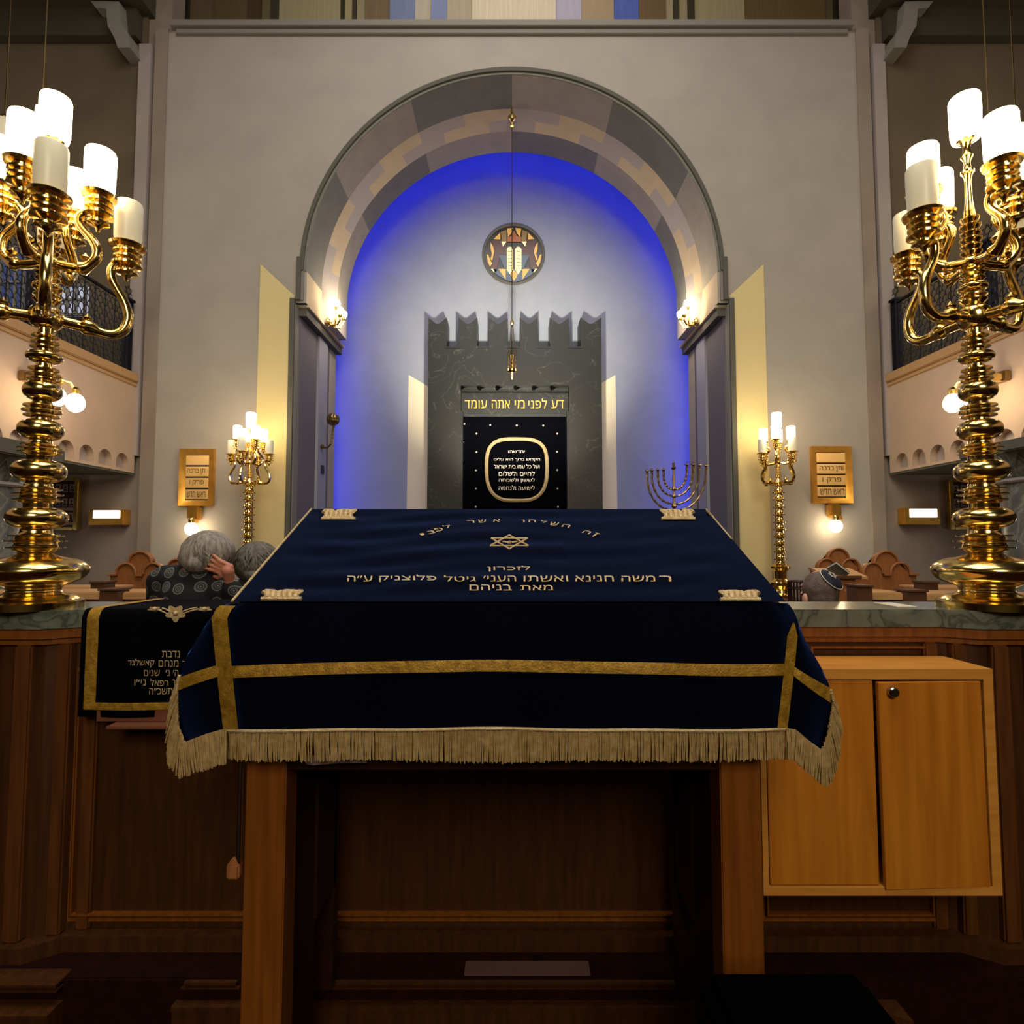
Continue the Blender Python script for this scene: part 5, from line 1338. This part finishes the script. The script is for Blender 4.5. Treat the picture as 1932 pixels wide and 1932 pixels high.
for t in (0, PI):
    P3 = []
    for i in range(3):
        a = t+2*PI*i/3; x_, y_ = .022*math.cos(a)-.016, .022*math.sin(a)+.0
        P3.append(kc+rot @ Vector((x_, y_, math.sqrt(.101**2-x_*x_-y_*y_))))
    q.tube(P3, .0022, 6, closed=True)
q.build('star', 'paper', ko)
q = B().ball(at(1519, 1131, D-.055), (.012, .018, .03), 12, 10).ball(at(1520, 1133, D-.068), (.006, .010, .02), 10, 8); q.build('ear', 'skin_p', T); q = B()
q = B().tube([at(1524, 1132, D-.06), at(1522, 1124, D-.05), at(1516, 1121, D), at(1512, 1122, D+.07)], .0035, 6); q.build('glasses_arm', 'black', T)

# ================= LIGHT =================
def lamp(kind, name, loc, energy, color, size=.2, target=None, spot=None, blend=1.0):
    l = bpy.data.lights.new(name, kind); l.energy = energy; l.color = color
    if kind == 'AREA': l.size = size
    else: l.shadow_soft_size = size
    if spot: l.spot_size = math.radians(spot); l.spot_blend = blend
    o = bpy.data.objects.new(name, l); COL.objects.link(o); o.location = loc
    if target is not None:
        o.rotation_euler = (Vector(target)-Vector(loc)).to_track_quat('-Z', 'Y').to_euler()
    return o
WARM = (1, .84, .62)
lamp('AREA', 'hall_fill', (0, 1.5, E+6.5), 300, (1, .94, .87), 4.5, target=(0, 4.0, 1))  # added overhead fill for the hall, no fitting modelled
lamp('AREA', 'rear_fill', (.6, -4.5, E+3.4), 200, (1, .86, .66), 2.5, target=(0, 3, 1))  # added fill from behind the camera
lamp('SPOT', 'apse_spot', (0, 4.2, E+.7), 1900, (1, .92, .76), .12, target=(0, 8.4, E+2.65), spot=51, blend=1.0)
for s in (-1, 1):
    lamp('POINT', 'parapet_glow', (s*1.73, 2.1, ZM+1.5), 6, WARM, .25)
    lamp('POINT', 'wall_glow', (s*2.78, 5.9, Z(800, 5.9)), 13, WARM, .12)
    lamp('POINT', 'aisle_light', (s*6.2, 4.5, E+3.8), 40, (1, .86, .7), .3)
    lamp('POINT', 'under_gallery', (s*6.0, 5.0, E-.2), 9, (.95, .85, .8), .3)
    lamp('POINT', 'jamb_glow', (s*2.0, 7.2, Z(590, 7.2)), 14, WARM, .08)
lamp('AREA', 'upper_band_fill', (0, 6.0, E+7.6), 24, (.95, .92, .9), 3, target=(0, 7.2, E+6.6))  # added fill to brighten the band over the cornice, no window here
W = bpy.data.worlds.new('world'); bpy.context.scene.world = W; W.use_nodes = True
W.node_tree.nodes['Background'].inputs['Color'].default_value = (.9, .82, .7, 1); W.node_tree.nodes['Background'].inputs['Strength'].default_value = .03

# ================= CAMERA =================
cam = bpy.data.cameras.new('camera'); cam.sensor_width = 36; cam.lens = 36*F/1932; cam.clip_start = .05
co = bpy.data.objects.new('camera', cam); COL.objects.link(co); co.location = (0, 0, E); co.rotation_euler = (PI/2+TH, 0, 0)
sc = bpy.context.scene; sc.camera = co
sc.view_settings.view_transform = 'Standard'; sc.view_settings.look = 'None'; sc.view_settings.exposure = 0
sc.cycles.use_denoising = True
sc.cycles.max_bounces = 6; sc.cycles.sample_clamp_indirect = 6
